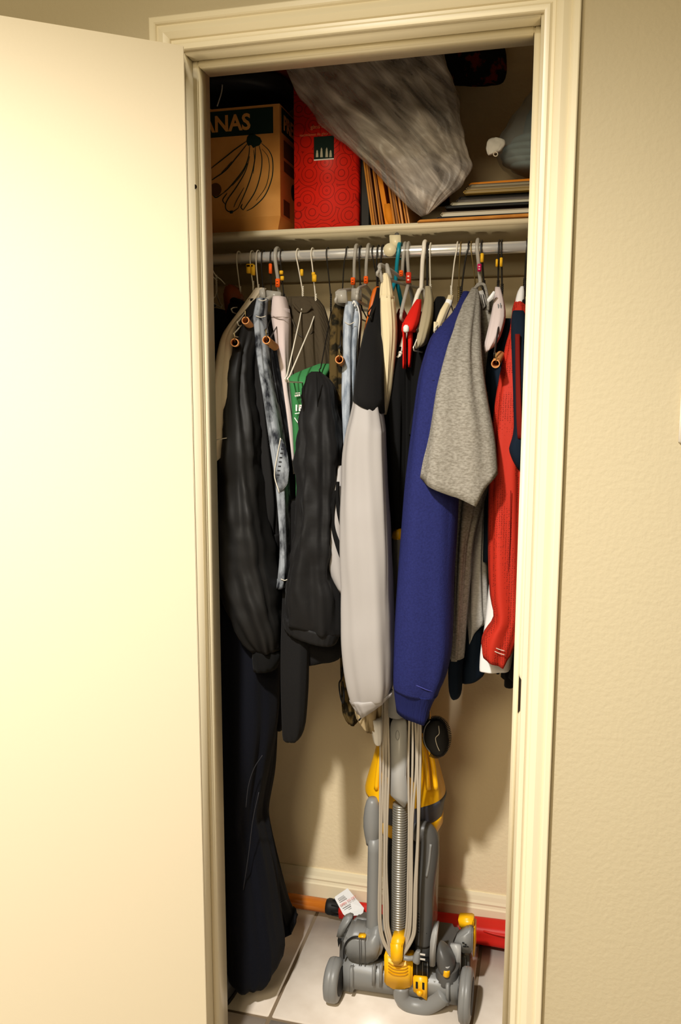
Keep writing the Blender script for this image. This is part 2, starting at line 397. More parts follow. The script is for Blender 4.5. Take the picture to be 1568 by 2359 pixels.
def ribbon(name, P, w, m, parent=None, th=.0012, smooth=5, nrm=(0, -1, 0)):
    """flat strip lying on a surface, P world points, nrm the surface normal"""
    Q = crom(P, smooth); nv = Vector(nrm).normalized(); V = []; F = []
    ww = w if callable(w) else (lambda t: w)
    for i, p in enumerate(Q):
        a = Q[max(0, i-1)]; b = Q[min(len(Q)-1, i+1)]; T = (b-a).normalized(); sd = T.cross(nv).normalized()*ww(i/max(1, len(Q)-1))/2
        V += [p-sd+nv*th, p+sd+nv*th, p+sd-nv*th, p-sd-nv*th]
    for i in range(len(Q)-1):
        o = i*4; q = o+4
        for k in range(4):
            k2 = (k+1) % 4; F.append((o+k, o+k2, q+k2, q+k))
    F.append((0, 1, 2, 3)); o = (len(Q)-1)*4; F.append((o+3, o+2, o+1, o))
    return pyd(name, V, F, m, parent, False)
def on(pts, L_, R_, Yc, ry, off=.0008, sq=2.4):
    """points on the near face of a cloth ring that spans L_..R_ px at depth Yc"""
    out = []
    for x, y in pts:
        u = min(.97, abs((x-(L_+R_)/2)/((R_-L_)/2))); out.append(at(x, y, Yc-ry*(1-u**sq)**(1/sq)-off))
    return out
def pp(L_, Y): return [at(x, y, Y) for x, y in L_]

# ================================================================== SETTING
# front wall (with the opening), closet shell
def wall_with_opening():
    bm = bmesh.new(); x0, x1, z1 = -2.2, 2.4, 2.7; t = .1
    R0 = (0-.018, WD+.018, H+.018)
    for lo, hi in (((x0, 0, 0), (R0[0], t, z1)), ((R0[1], 0, 0), (x1, t, z1)), ((R0[0], 0, R0[2]), (R0[1], t, z1))):
        r = bmesh.ops.create_cube(bm, size=1)
        for v in r['verts']: v.co = Vector([(lo[i]+hi[i])/2+v.co[i]*(hi[i]-lo[i]) for i in range(3)])
    me = bpy.data.meshes.new('wall_front'); bm.to_mesh(me); bm.free()
    return tag(link('wall_front', me, m_wall), 'cream textured wall around the closet doorway', 'wall', kind='structure')
wall_with_opening()
tag(box('wall_back', (-.36, D, 0), (1.0, D+.1, 2.45), m_cwall), 'beige back wall inside the closet', 'wall', kind='structure')
tag(box('wall_left', (-.46, .1, 0), (-.34, D+.1, 2.45), m_cwall), 'dark side wall of the closet behind the hinge jamb', 'wall', kind='structure')
tag(box('wall_right', (.98, .1, 0), (1.1, D+.1, 2.45), m_cwall), 'side wall of the closet behind the strike jamb', 'wall', kind='structure')
tag(box('ceiling', (-.46, .1, 2.44), (1.1, D+.1, 2.5), m_cwall), 'closet ceiling above the shelf', 'ceiling', kind='structure')
fl = tag(box('floor', (-2.2, -2.6, -.06), (2.4, D+.1, -.004), m_grout), 'grouted floor of large beige ceramic tiles', 'floor', kind='structure')
T = .457; gx, gy = .064, .204
tme = None
for i in range(-3, 4):
    for j in range(-5, 2):
        x0 = gx+i*T; y0 = gy+j*T; g = .0048
        lo = (x0+g, y0+g, -.010); hi = (x0+T-g, min(y0+T-g, D-.001), 0)
        if lo[1] > D: continue
        cut = hi[1] < y0+T-g-.001
        if tme is None or cut:
            o = box('floor_tile', (lo[0]-x0, lo[1]-y0, lo[2]), (hi[0]-x0, hi[1]-y0, hi[2]), m_tile, None, bevel=.0018)
            if not cut: tme = o.data
        else:
            o = bpy.data.objects.new('floor_tile', tme); C.objects.link(o)
        o.name = 'floor_tile'; o.parent = fl; o.location = (x0, y0, 0)
# baseboard along the closet back wall (stepped profile)
def extrude_x(name, prof, x0, x1, m):
    V = [Vector((x, y, z)) for x in (x0, x1) for y, z in prof]; n = len(prof)
    F = [tuple(range(n)), tuple(range(2*n-1, n-1, -1))]+[(i, (i+1) % n, n+(i+1) % n, n+i) for i in range(n)]
    return pyd(name, V, F, m, None, False)
bbp = [(D, 0), (D-.013, 0), (D-.013, .072), (D-.011, .076), (D-.0095, .082), (D-.0105, .087), (D-.008, .094), (D-.006, .106), (D-.0035, .114), (D, .114)]
tag(extrude_x('baseboard_back', bbp, -.34, .98, m_trim), 'painted moulded baseboard along the closet back wall', 'baseboard', kind='structure')

# casing: mitred stepped moulding
CP = [(0, 0), (0, .007), (.0015, .0095), (.0065, .0105), (.0095, .0105), (.0115, .008), (.0135, .0068), (.018, .0068), (.0195, .0105), (.0225, .0125),
      (.030, .0150), (.037, .0135), (.0425, .0115), (.0445, .0150), (.047, .0165), (.0545, .0165), (CS, .0150), (CS, 0)]
RV = .004
def casing(name, a, b, label):
    """a, b: functions d -> (x, z) of the two ends"""
    V = [Vector((a(d)[0], -t, a(d)[1])) for d, t in CP]+[Vector((b(d)[0], -t, b(d)[1])) for d, t in CP]; n = len(CP)
    F = [tuple(range(n)), tuple(range(2*n-1, n-1, -1))]+[(i, (i+1) % n, n+(i+1) % n, n+i) for i in range(n)]
    return tag(autosmooth(pyd(name, V, F, m_trim, None, True), 28), label, 'door trim', kind='structure')
TL = lambda d: (-RV-d, H+RV+d); TR = lambda d: (WD+RV+d, H+RV+d)
casing('trim_1', lambda d: (-RV-d, 0), TL, 'moulded casing strip on the hinge side behind the open door')
casing('trim_2', TL, TR, 'moulded head casing across the top of the doorway')
casing('trim_3', lambda d: (WD+RV+d, 0), TR, 'moulded casing strip on the strike side of the doorway')
# jamb boards and stops
def jamb(name, lo, hi, slo, shi, label):
    o = tag(box(name, lo, hi, m_trim, None, .0012), label, 'door jamb', kind='structure')
    s_ = box('stop_strip', slo, shi, m_trim, None, .002); s_.parent = o; return o
ST = .011; SW = .036
j1 = jamb('trim_4', (-.018, -.0005, 0), (0, YB, H+.018), (-.001, YS, 0), (ST, YS+SW, H), 'painted hinge jamb with its stop strip')
j2 = jamb('trim_5', (0, -.0005, H), (WD, YB, H+.018), (ST, YS, H-ST), (WD-ST, YS+SW, H+.001), 'painted head jamb with its stop strip')
j3 = jamb('trim_6', (WD, -.0005, 0), (WD+.018, YB, H+.018), (WD-ST, YS, 0), (WD+.001, YS+SW, H), 'painted strike jamb with its stop strip')
# nail hole in hinge-side stop, strike lip hollow in strike-side jamb
hc = at(448, 430, YS-.0006)
tube('screw_hole', [hc, hc+Vector((0, .004, 0))], .0042, m_hole, j1, seg=12, smooth=1).scale = (1, 1, 1)
zc = at(1204, 1600, 0).z
V = []; F = []
nseg = 14
for k in range(nseg+1):
    t = -1+2*k/nseg; w = .0062*math.sqrt(max(0, 1-t*t)); z = zc+t*.034
    V += [Vector((WD-.0005, .012, z)), Vector((WD+w, -.0022, z)), Vector((WD-.0005, -.0012, z))]
for k in range(nseg):
    o = k*3; F += [(o, o+1, o+4, o+3), (o+1, o+2, o+5, o+4), (o+2, o, o+3, o+5)]
pyd('strike_hollow', V, F, m_hole, j3, False)

# open flush door
TH = 2.4897; PX, PYY = -.004, -.008
def dpt(dx, dy, z): return Vector((PX+dx*math.cos(TH)+dy*math.sin(TH), PYY-dx*math.sin(TH)+dy*math.cos(TH), z))
P8 = [dpt(.004, .043, .012), dpt(.602, .043, .012), dpt(.602, .043, H-.004), dpt(.004, .043, H-.004), dpt(.004, .008, .012), dpt(.602, .008, .012), dpt(.602, .008, H-.004), dpt(.004, .008, H-.004)]
dr = tag(hexa('door_1', P8, m_door, None, .0012), 'plain cream flush door standing open beside the closet', 'door', kind='structure')
for zz in (.2, 1.02, 1.82):
    tube('hinge', [Vector((PX, PYY, zz-.045)), Vector((PX, PYY, zz+.045))], .005, m_trim, dr, 10, 1)
# wall switch plate at the picture's edge
c = at(1567, 938, -.006)
sw = thing('light_switch', 'cream light switch plate on the wall beside the doorway', 'light switch', (c.x+.036, 0, c.z))
box('plate', (c.x, -.006, c.z-.058), (c.x+.072, 0, c.z+.058), m_whitep, sw, .002)
box('toggle', (c.x+.031, -.014, c.z-.010), (c.x+.041, -.005, c.z+.010), m_whitep, sw, .002)

# ================================================================== SHELF AND ROD
shelf = thing('closet_shelf', 'long painted shelf board across the closet above the rod', 'shelf', (.3, .49, SH-.018))
box('board', (-.335, .345, SH-.0135), (.975, D-.001, SH), m_shelf, shelf, .0015)
box('cleat', (-.335, D-.020, SH-.075), (.975, D-.001, SH-.0136), m_shelf, shelf, .001)
rod = thing('clothes_rod', 'chrome clothes rod running under the closet shelf', 'rod', (.3, RY, RZ))
V, F = [], []
tube('pole', [Vector((-.335, RY, RZ)), Vector((.32, RY, RZ)), Vector((.975, RY, RZ))], RR, m_chrome, rod, 24, 1)
for x in (-.333, .967):
    tube('end_socket', [Vector((x, RY, RZ)), Vector((x+.006, RY, RZ))], .022, m_chrome, rod, 20, 1)
# bracket: front tongue, round rod cap, wall strut
br = thing('shelf_bracket', 'cream enamelled bracket carrying shelf and rod in the middle', 'bracket', (.35, .4, 1.7))
prism('tongue', [(896, 541), (922, 541), (923, 574), (898, 574)], .349, .353, m_bracket, br, .001)
cc = at(902, 591, RY); 
tube('rod_cap', [Vector((cc.x, RY-.026, RZ+.001)), Vector((cc.x, RY-.0125, RZ+.001))], .0135, m_bracket, br, 24, 1)
a0 = at(915, 548, .36); tube('strut', [Vector((a0.x, .352, SH-.02)), Vector((a0.x+.01, D-.004, SH-.20))], .005, m_vdark, br, 8, 1)
tube('wall_leg', [Vector((a0.x+.01, D-.005, SH-.03)), Vector((a0.x+.01, D-.005, SH-.25))], .005, m_bracket, br, 8, 1)

# ================================================================== THINGS ON THE SHELF
YF = .385
# banana carton
xr = at(645, 400, YF).x; zt = at(648, 238, YF).z; zk = at(640, 497, YF).z
bb_ = thing('banana_carton', 'brown cardboard banana carton with green lettering on the shelf', 'box', ((xr-.2)/2, .5, SH))
x0 = xr-.30; yb_ = .625
V = [(x0, YF+.022, SH+.001), (xr-.016, YF+.022, SH+.001), (xr, YF, zk), (x0, YF, zk), (x0, YF, zt), (xr, YF, zt),
     (x0, yb_, SH+.001), (xr-.016, yb_, SH+.001), (xr, yb_, zk), (x0, yb_, zk), (x0, yb_, zt), (xr, yb_, zt)]
F = [(0, 1, 2, 3), (3, 2, 5, 4), (1, 7, 8, 2), (2, 8, 11, 5), (6, 7, 1, 0), (4, 5, 11, 10), (6, 9, 8, 7), (9, 10, 11, 8), (0, 3, 9, 6), (3, 4, 10, 9)]
pyd('carton', V, F, m_card, bb_, False)
sc_ = mpp(560, 350, YF)
def bx(px, py): p = at(px, py, YF); return p
za = at(560, 252, YF).z; zb = at(560, 312, YF).z
xL, xR = x0, at(629, 280, YF).x
box('green_band', (xL, YF-.0008, zb), (xR, YF+.001, za), m_ink, bb_)
hh = (za-zb)
p = at(578, 303, YF)
text_obj('lettering', 'BANANAS', hh*.86, m_card, bb_, (xL+.0, YF-.0012, zb+hh*.22), (1, 0, 0), (0, 0, 1), bold=.0012)
tx = bb_.children[-1]
xs = [v.co.x for v in tx.data.vertices]; w_ = max(xs)-min(xs); goal = at(577, 290, YF).x
k_ = .205/w_
for v in tx.data.vertices: v.co.x = goal+(v.co.x-max(xs))*k_
# side print
sy0, sy1 = YF+.012, yb_-.01
box('side_band', (xr-.001, sy0, zb+.004), (xr+.0008, sy1, za+.002), m_ink, bb_)
text_obj('side_lettering', 'PREMIUM', hh*.8, m_card, bb_, (xr+.0012, sy0+.012, zb+hh*.25), (0, 1, 0), (0, 0, 1), bold=.001)
for zz0, zz1 in ((zb-.045, zb-.008), (zb-.075, zb-.052)):
    box('side_print', (xr-.001, sy0+.014, zz0), (xr+.0006, sy0+.09, zz1), m_brownink, bb_)
box('side_stamp', (xr-.001, sy0+.01, zk+.006), (xr+.0006, sy0+.055, zk+.04), m_brownink, bb_)
hz = zk+.07
V, F = tube_data([Vector((xr-.001, sy0+.085, hz)), Vector((xr+.0008, sy0+.085, hz))], .018, 16); 
pyd('hand_hole', V, F, m_hole, bb_, False)
# banana bunch, printed line drawing (flat print)
yb0 = YF-.0006
def pl(name, pts, w=.0022, m=m_ink, taper=True):
    ribbon(name, pp(pts, yb0), (lambda t: w*(1-.55*abs(2*t-1)**3)) if taper else w, m, bb_, th=.0004, smooth=6)
crown = [(574, 309), (569, 316), (567, 326), (571, 336), (578, 334), (583, 341), (590, 337), (597, 335), (603, 326), (599, 317), (591, 313), (583, 307)]
CR = pp(crown, yb0); V = [p+Vector((0, -.0002, 0)) for p in CR]; pyd('drawing_crown', V+[p+Vector((0, .001, 0)) for p in CR], [tuple(range(12)), tuple(range(23, 11, -1))]+[(i, (i+1) % 12, 12+(i+1) % 12, 12+i) for i in range(12)], m_ink, bb_, False)
for q in ([(567, 326), (540, 345), (515, 365), (486, 388)], [(569, 332), (545, 362), (520, 392), (495, 410), (488, 415)], [(575, 336), (572, 362), (560, 392), (530, 430), (514, 445)],
          [(588, 338), (587, 365), (580, 400), (566, 440), (548, 480)], [(597, 336), (603, 365), (600, 400), (588, 440), (568, 472), (560, 484)], [(602, 330), (620, 348), (628, 372), (626, 410), (610, 450), (585, 476), (568, 486)],
          [(514, 445), (498, 455), (490, 450)], [(548, 480), (535, 488), (524, 486), (519, 476), (524, 460), (545, 430), (565, 395), (575, 360)], [(560, 484), (555, 478), (558, 470)], [(518, 470), (513, 460), (523, 445)]):
    pl('drawing_line', q)
for q in ([(603, 343), (617, 362), (620, 392), (612, 430), (590, 462)], [(584, 345), (586, 368), (583, 400)], [(570, 376), (558, 400), (535, 428)], [(562, 432), (545, 462), (538, 478)], [(510, 398), (522, 386), (534, 372)]):
    pl('drawing_dash', q, .0014)
dc = at(496, 437, yb0)
V, F = tube_data([dc+Vector((0, .001, 0)), dc+Vector((0, -.0003, 0))], .0145, 20); pyd('drawing_tip', V, F, m_brownink, bb_, False)
V, F = tube_data([at(530, 489, yb0), at(536, 488, yb0)], .003, 8)
pyd('drawing_tip', V, F, m_ink, bb_, True)

# black bag and brown carton above it, at the back of the shelf
bg1 = thing('black_duffel_bag', 'black fabric bag lying on top of the banana carton', 'bag', (xr-.12, .5, zt))
loft('bag_body', [(184, 470, 660, .49, .09), (196, 455, 668, .49, .11), (215, 450, 671, .49, .12), (229, 450, 668, .49, .12), (233, 455, 660, .49, .11)], m_bag, bg1, fold=(.004, 5, 4), hollow=False, seed=3)
tube('strap', pp([(512, 190), (510, 212), (500, 245)], .383), .0016, m_clearp, bg1, 6)
bk = at(700, 150, .5)
bc_ = thing('brown_carton', 'dark red-brown carton high up behind the black bag', 'box', (.0, .56, at(600, 186, .5).z))
box('carton', (x0, .41, at(600, 190, .49).z+.004), (at(672, 160, .5).x, .63, at(600, 190, .49).z+.14), m_brownbox, bc_, .002)
box('lid_flap', (x0, .405, at(600, 190, .49).z+.12), (at(672, 160, .5).x, .635, at(600, 190, .49).z+.144), m_brownbox, bc_, .002)

# red gift box
YG = .372
ra, rb = at(677, 400, YG), at(819, 400, YG); gz1 = at(690, 170, YG).z
gift = thing('red_gift_box', 'tall glossy red gift box with swirl pattern and small picture', 'box', ((ra.x+rb.x)/2, YG+.08, SH))
box('carton', (ra.x, YG, SH+.004), (rb.x, YG+.16, gz1), m_gift, gift, .0012)
box('base_trim', (ra.x-.001, YG-.001, SH), (rb.x+.001, YG+.161, SH+.0045), m_brownbox, gift, .0006)
pa, pb = at(723, 316, YG), at(769, 366, YG)
box('picture', (pa.x, YG-.0012, pb.z), (pb.x, YG+.001, pa.z), m_ink, gift)
box('picture_edge', (pa.x, YG-.0014, pb.z-.0012), (pb.x, YG+.001, pb.z+.0012), m_paper, gift)
for px in (730, 740, 752, 761):
    q0 = at(px, 362, YG-.002); h_ = .020 if px in (740, 752) else .015
    V, F = lathe_data([(q0.z, .0032), (q0.z+h_*.5, .0026), (q0.z+h_*.75, .0018), (q0.z+h_*.8, .0022), (q0.z+h_, .0006)], q0.x, YG-.0013, 10, .15)
    pyd('picture_figure', V, F, flat((196, 190, 170)), gift, True)
text_obj('lettering', 'glass nativity', .0115, flat((220, 140, 96)), gift, at(715, 297, YG-.0004), (1, 0, .0), (0, 0, 1), .0002)
text_obj('small_lettering', 'nacimiento de glass figuras', .0082, flat((214, 128, 88)), gift, at(690, 315, YG-.0004), (1, 0, .0), (0, 0, 1), .0002)

# binder made up to fill the dark gap beside the envelopes
bi = thing('added_binder', 'dark green binder added to fill the dark gap between red box and envelopes', 'binder', (rb.x+.02, .5, SH))
box('cover', (rb.x+.004, .40, SH), (rb.x+.028, .62, SH+.23), flat((10, 18, 14)), bi, .001)
box('pages', (rb.x+.008, .396, SH+.006), (rb.x+.024, .40, SH+.22), flat((30, 30, 24)), bi)

# upright manila envelopes
env = [  # bottom px, top px, thickness px, width colour
    (858, 834, 4, 0), (863, 840, 4, 0), (869, 845, 4, 1), (876, 851, 4, 0), (882, 856, 4, 1), (894, 866, 12, 2), (909, 880, 5, 0), (916, 887, 5, 1), (922, 893, 4, 0), (928, 899, 5, 3), (937, 907, 4, 0), (943, 913, 4, 3)]
names = ['thin brown', 'creased brown', 'dark-edged', 'flat brown', 'slim dark', 'bulging orange', 'pale-edged', 'worn brown', 'narrow tan', 'stiff manila', 'plain manila', 'last upright']
ordw = ['nearest the red box', 'second from the red box', 'third from the red box', 'fourth from the red box', 'fifth from the red box', 'bulging out of the middle of the row',
        'just right of the bulging one', 'second right of the bulging one', 'third right of the bulging one', 'fourth right of the bulging one', 'second from the plastic bag', 'touching the grey plastic bag']
for i, (b_, t_, w_, k) in enumerate(env):
    Y0 = .375+.004*(i % 3); Y1 = Y0+.22
    A = at(b_, 515, Y0); xb = A.x; th = w_*mpp(b_, 500, Y0)*.46
    xt = xb-(b_-t_)*mpp(b_, 400, Y0); z0 = SH+.0005; z1 = at(t_, 350-(i % 4)*4, Y0).z-.01*((i*7) % 3)
    m = (m_manila, flat((150, 96, 44)), m_orange_env, flat((214, 150, 84)))[k]
    P = [(xb-th, Y0, z0), (xb+th, Y0, z0), (xt+th, Y0, z1), (xt-th, Y0, z1), (xb-th, Y1, z0), (xb+th, Y1, z0), (xt+th, Y1, z1), (xt-th, Y1, z1)]
    e = thing('manila_envelope', 'upright manila envelope ' + ordw[i], 'envelope', (xb, (Y0+Y1)/2, z0), 'upright envelopes on the shelf')
    hexa('sleeve', P, m, e, min(.0006, th*.4))
    if k == 2:
        prism('torn_flap', [(884, 470), (897, 468), (907, 512), (895, 518), (886, 500)], Y0-.004, Y0+.01, m_orange_env, e, .0008)

# big frosted plastic bag with clothes inside
pb_ = thing('plastic_garment_bag', 'large grey translucent plastic bag stuffed with dark clothes', 'bag', (.38, .47, SH))
loft('film', [(30, 560, -10, 960, .335, .02, 0), (90, 612, 60, 990, .335, .024, 0), (160, 660, 122, 1018, .335, .028, 0), (225, 694, 190, 1044, .335, .030, 0), (290, 744, 262, 1060, .335, .030, 0), (345, 806, 330, 1072, .336, .030, 0), (395, 858, 385, 1084, .338, .028, 0),
              (436, 902, 425, 1062, .342, .024, 0), (462, 928, 452, 1030, .346, .020, 0), (484, 948, 476, 1006, .352, .012, 0), (499, 968, 492, 988, .356, .004, 0)],
     m_film, pb_, n=120, step=.006, fold=(.006, 9, 17), hollow=False, wr=.010, wrs=17, seed=4)
loft('dark_contents', [(60, 800, 40, 985, .39, .03, 0), (140, 845, 118, 1014, .385, .035, 0), (210, 880, 190, 1038, .385, .035, 0), (270, 910, 262, 1054, .385, .035, 0), (330, 952, 328, 1064, .385, .032, 0), (380, 985, 380, 1070, .388, .026, 0), (410, 1000, 405, 1055, .39, .015, 0)],
     m_black2, pb_, n=48, fold=(.006, 5, 8), hollow=False, seed=5)

# dark quilt slumped behind the plastic bag
qu = thing('patterned_quilt', 'dark folded quilt with rust pattern behind the plastic bag', 'quilt', (.45, .58, SH))
loft('fold', [(100, 985, 1160, .575, .03), (125, 1000, 1166, .575, .035), (165, 1020, 1167, .575, .035), (186, 1030, 1160, .575, .03), (192, 1035, 1150, .575, .02)], m_quilt, qu, n=48, fold=(.003, 6, 4), hollow=False, seed=6)
loft('standing_roll', [(110, 960, 1050, .59, .03), (200, 955, 1046, .595, .03), (300, 955, 1040, .595, .03), (400, 950, 1035, .595, .03), (470, 950, 1035, .595, .03)], m_quilt, qu, n=36, fold=(.003, 5, 4), hollow=False, seed=8)

# clear zip bag with folded teal blanket
zb_ = thing('blanket_zip_bag', 'clear plastic zip bag holding a folded dusty blue blanket', 'bag', (.62, .47, SH))
loft('film', [(190, 1240, 1330, .46, .03), (225, 1216, 1350, .46, .06), (265, 1190, 1360, .46, .08), (305, 1162, 1370, .46, .09), (335, 1143, 1372, .46, .095), (360, 1139, 1372, .46, .095), (383, 1152, 1370, .46, .09), (399, 1178, 1360, .46, .08), (408, 1205, 1350, .46, .05)],
     m_clearfilm, zb_, n=72, step=.006, fold=(.004, 6, 12), hollow=False, wr=.006, wrs=22, seed=9)
bl = [(1235, 225, 1196, 318, 0), (1196, 316, 1165, 340, 1), (1170, 338, 1150, 356, 1), (1156, 354, 1150, 372, 1), (1156, 370, 1160, 384, 1), (1168, 382, 1188, 400, 1)]
for (l0, y0, l1, y1, k) in bl:
    loft('blanket_fold', [(y0, l0+6, 1350, .47, .05), ((y0+y1)/2, (l0+l1)/2-2, 1352, .47, .066), (y1, l1+8, 1350, .47, .05)], m_tealcloth, zb_, n=36, fold=(.002, 5, 5), hollow=False, seed=y0)
loft('zip_cuff', [(316, 1140, 322, 1160, .365, .004, 0), (322, 1126, 328, 1163, .365, .006, 0), (338, 1120, 336, 1162, .365, .007, 0), (354, 1122, 348, 1152, .365, .006, 0), (358, 1124, 352, 1140, .365, .004, 0)], m_whitec, zb_, n=36, step=.003, fold=(.003, 7, 60), hollow=False, wr=.004, wrs=90, seed=10)
V, F = tube_data([at(1141+5*math.cos(a), 355+5*math.sin(a), .354) for a in [k*PI/6 for k in range(12)]], .0011, 6, closed=True)
pyd('zip_ring', V, F, m_whitep, zb_, True)

# stack of magazines
mags = [  # left px, thickness m, colour, page colour, name, label
    (962, .0052, 'env', None, 'orange paper envelope under the magazine stack overhanging the shelf'),
    (1004, .0065, (18, 22, 30), (40, 44, 50), 'dark blue magazine at the bottom of the stack'),
    (1014, .0085, (200, 192, 172), (214, 206, 186), 'thick white-paged book low in the stack'),
    (1018, .0035, (110, 70, 50), (60, 50, 44), 'thin brown magazine above the thick white book'),
    (1024, .0045, (16, 18, 22), (30, 30, 30), 'thin black magazine in the middle of the stack'),
    (1037, .0060, (176, 168, 146), (196, 190, 172), 'pale magazine with a rounded fold in the stack'),
    (1050, .0055, (70, 62, 60), (96, 88, 82), 'grey-brown magazine above the pale folded one'),
    (1056, .0055, (22, 22, 22), (40, 38, 34), 'black-covered magazine in the upper stack'),
    (1066, .0065, (180, 150, 74), (150, 128, 84), 'yellow-edged magazine near the top of the stack'),
    (1072, .0055, (168, 152, 118), (134, 116, 84), 'tan-paged magazine second from the top'),
    (1080, .0055, (122, 112, 94), (150, 138, 112), 'grey-covered magazine topmost of the stack'),
    (1078, .0050, 'env', None, 'orange envelope lying on top of the magazine stack')]
z = SH+.0004
for i, (l, th, col, pg, lab) in enumerate(mags):
    th *= 1.25
    Y0 = .352 if i == 0 else .366+.006*((i*5) % 4); xl = at(l, 480-i*5, Y0).x; xr_ = xl+(.30 if i == 0 else .24)
    if i == 0: Y0 = .341
    if col == 'env':
        e = thing('paper_envelope', lab, 'envelope', ((xl+xr_)/2, Y0+.12, z))
        hexa('sleeve', [(xl, Y0, z), (xr_, Y0-.004, z), (xr_, Y0-.004, z+th), (xl+.006, Y0, z+th*.7), (xl+.012, Y0+.22, z), (xr_, Y0+.22, z), (xr_, Y0+.22, z+th), (xl+.012, Y0+.22, z+th)], m_orange_env if i else m_manila, e, .0008)
        box('flap', (xl+.02, Y0+.01, z+th*.9), (xr_-.01, Y0+.09, z+th*1.02), m_orange_env, e)
    else:
        e = thing('magazine', lab, 'magazine', ((xl+xr_)/2, Y0+.12, z), 'magazines stacked on the shelf')
        # folded spine on the left, pages between two cover sheets
        box('pages', (xl+.004, Y0+.002, z+th*.18), (xr_, Y0+.22, z+th*.82), flat(pg), e)
        cv = [(xr_, z+th*.10), (xl+.004, z+th*.10), (xl, z+th*.5), (xl+.004, z+th*.92), (xr_, z+th*.92), (xr_, z+th*.84), (xl+.005, z+th*.84), (xl+.0022, z+th*.5), (xl+.005, z+th*.18), (xr_, z+th*.18)]
        V = [Vector((x, y, zz)) for y in (Y0, Y0+.222) for x, zz in cv]; n = len(cv)
        pyd('cover', V, [tuple(range(n)), tuple(range(2*n-1, n-1, -1))]+[(k, (k+1) % n, n+(k+1) % n, n+k) for k in range(n)], flat(col), e, False)
    z += th*1.0
# ================================================================== HANGERS
def hook_pts(x, xn, zn, lean=0.0, rr=RR, r=.0016):
    """hook over the rod: tail behind, arch above, shank down the front to the neck"""
    k = rr+r+.0012
    P = [Vector((x-.001, RY+k*.75, RZ-k*.75)), Vector((x-.001, RY+k*1.06, RZ+.001)), Vector((x, RY+k*.74, RZ+k*.76)), Vector((x, RY, RZ+k*1.06)), Vector((x, RY-k*.76, RZ+k*.74)),
         Vector((x, RY-k*1.08, RZ-.002)), Vector((x+(xn-x)*.35, RY-k*.95, RZ-.022)), Vector((x+(xn-x)*.75, RY-.006, (RZ-.03+zn)/2)), Vector((xn, RY, zn))]
    return P
def twist_data(a, b, r=.0013, off=.0016, turns=5, n=40):
    D_ = []
    ax = (b-a).normalized(); u = ax.orthogonal().normalized(); v = ax.cross(u)
    for ph in (0, PI):
        P = [a.lerp(b, t/n)+u*off*math.cos(ph+turns*2*PI*t/n)+v*off*math.sin(ph+turns*2*PI*t/n) for t in range(n+1)]
        D_.append(tube_data(P, r, 6))
    return D_
HG = 'hangers on the closet rod'
def wire_hanger(label, hpx, npx, npy, m, front=None, back=True, r=.0014, hpy=592, tags=(), tubew=None, name='wire_hanger', twist=True, xs=0.0):
    x = at(hpx, hpy, RY-.012).x; nk = at(npx, npy, RY)
    o = thing(name, label, 'hanger', (nk.x, RY, nk.z-.1), HG)
    H_ = hook_pts(x, nk.x, nk.z, r=r)
    tube('hook', H_, r, m, o, 6, 5)
    e = nk+Vector((0, 0, -.026)) if twist else nk
    if twist: merge('twisted_neck', twist_data(nk+Vector((0, 0, .012)), e, r*.85, r*.95, 5), m, o)
    if front is None: fr = e+Vector((-.004, -.19, -.085))
    else: fr = at(*front)
    bk = Vector((e.x-(fr.x-e.x), min(2*RY-fr.y, .60), fr.z))
    m1 = e.lerp(fr, .22)+Vector((0, 0, -.006)); m2 = e.lerp(bk, .22)+Vector((0, 0, -.006))
    P = [e, m1, fr+Vector((0, .012, .004)), fr, fr+Vector((0, .008, -.006)), bk+Vector((0, -.008, -.006)), bk, bk+Vector((0, -.012, .004)), m2, e]
    Q = []
    for i in range(len(P)-1): Q += [P[i].lerp(P[i+1], k/4) for k in range(4)]
    Q.append(P[-1])
    V, F = tube_data(Q, r, 6); pyd('shoulder_frame', V, F, m, o, True)
    for (px, py, w, h, mt) in tags:
        c = at(px, py, RY-.018); s = mpp(px, py, RY)
        box('size_tag', (c.x-w*s/2, c.y-.004, c.z-h*s/2), (c.x+w*s/2, c.y+.004, c.z+h*s/2), mt, o, .0008)
    if tubew:
        a, b, rt = at(*tubew[0]), at(*tubew[1]), tubew[2]
        D_ = []
        n = 20; T_ = (b-a).normalized(); u = T_.orthogonal().normalized(); v = T_.cross(u); V = []; F = []
        for (p, rad) in ((b, rt), (a, rt), (a, rt*.78), (a.lerp(b, .97), rt*.78)):
            for k in range(n):
                an = 2*PI*k/n; V.append(p+u*rad*math.cos(an)+v*rad*math.sin(an))
        for i in range(3):
            for k in range(n): F.append((i*n+k, i*n+(k+1) % n, (i+1)*n+(k+1) % n, (i+1)*n+k))
        F.append(tuple(3*n+k for k in range(n))); F.append(tuple(range(n)))
        autosmooth(pyd('cardboard_tube', V, F, m_tube, o, True))
        tube('tube_link', [a+Vector((0, -.001, rt*2.6)), a+Vector((.001, -.002, rt*.9)), a.lerp(b, .1)], .0009, m_wireg, o, 5, 4)
    return o
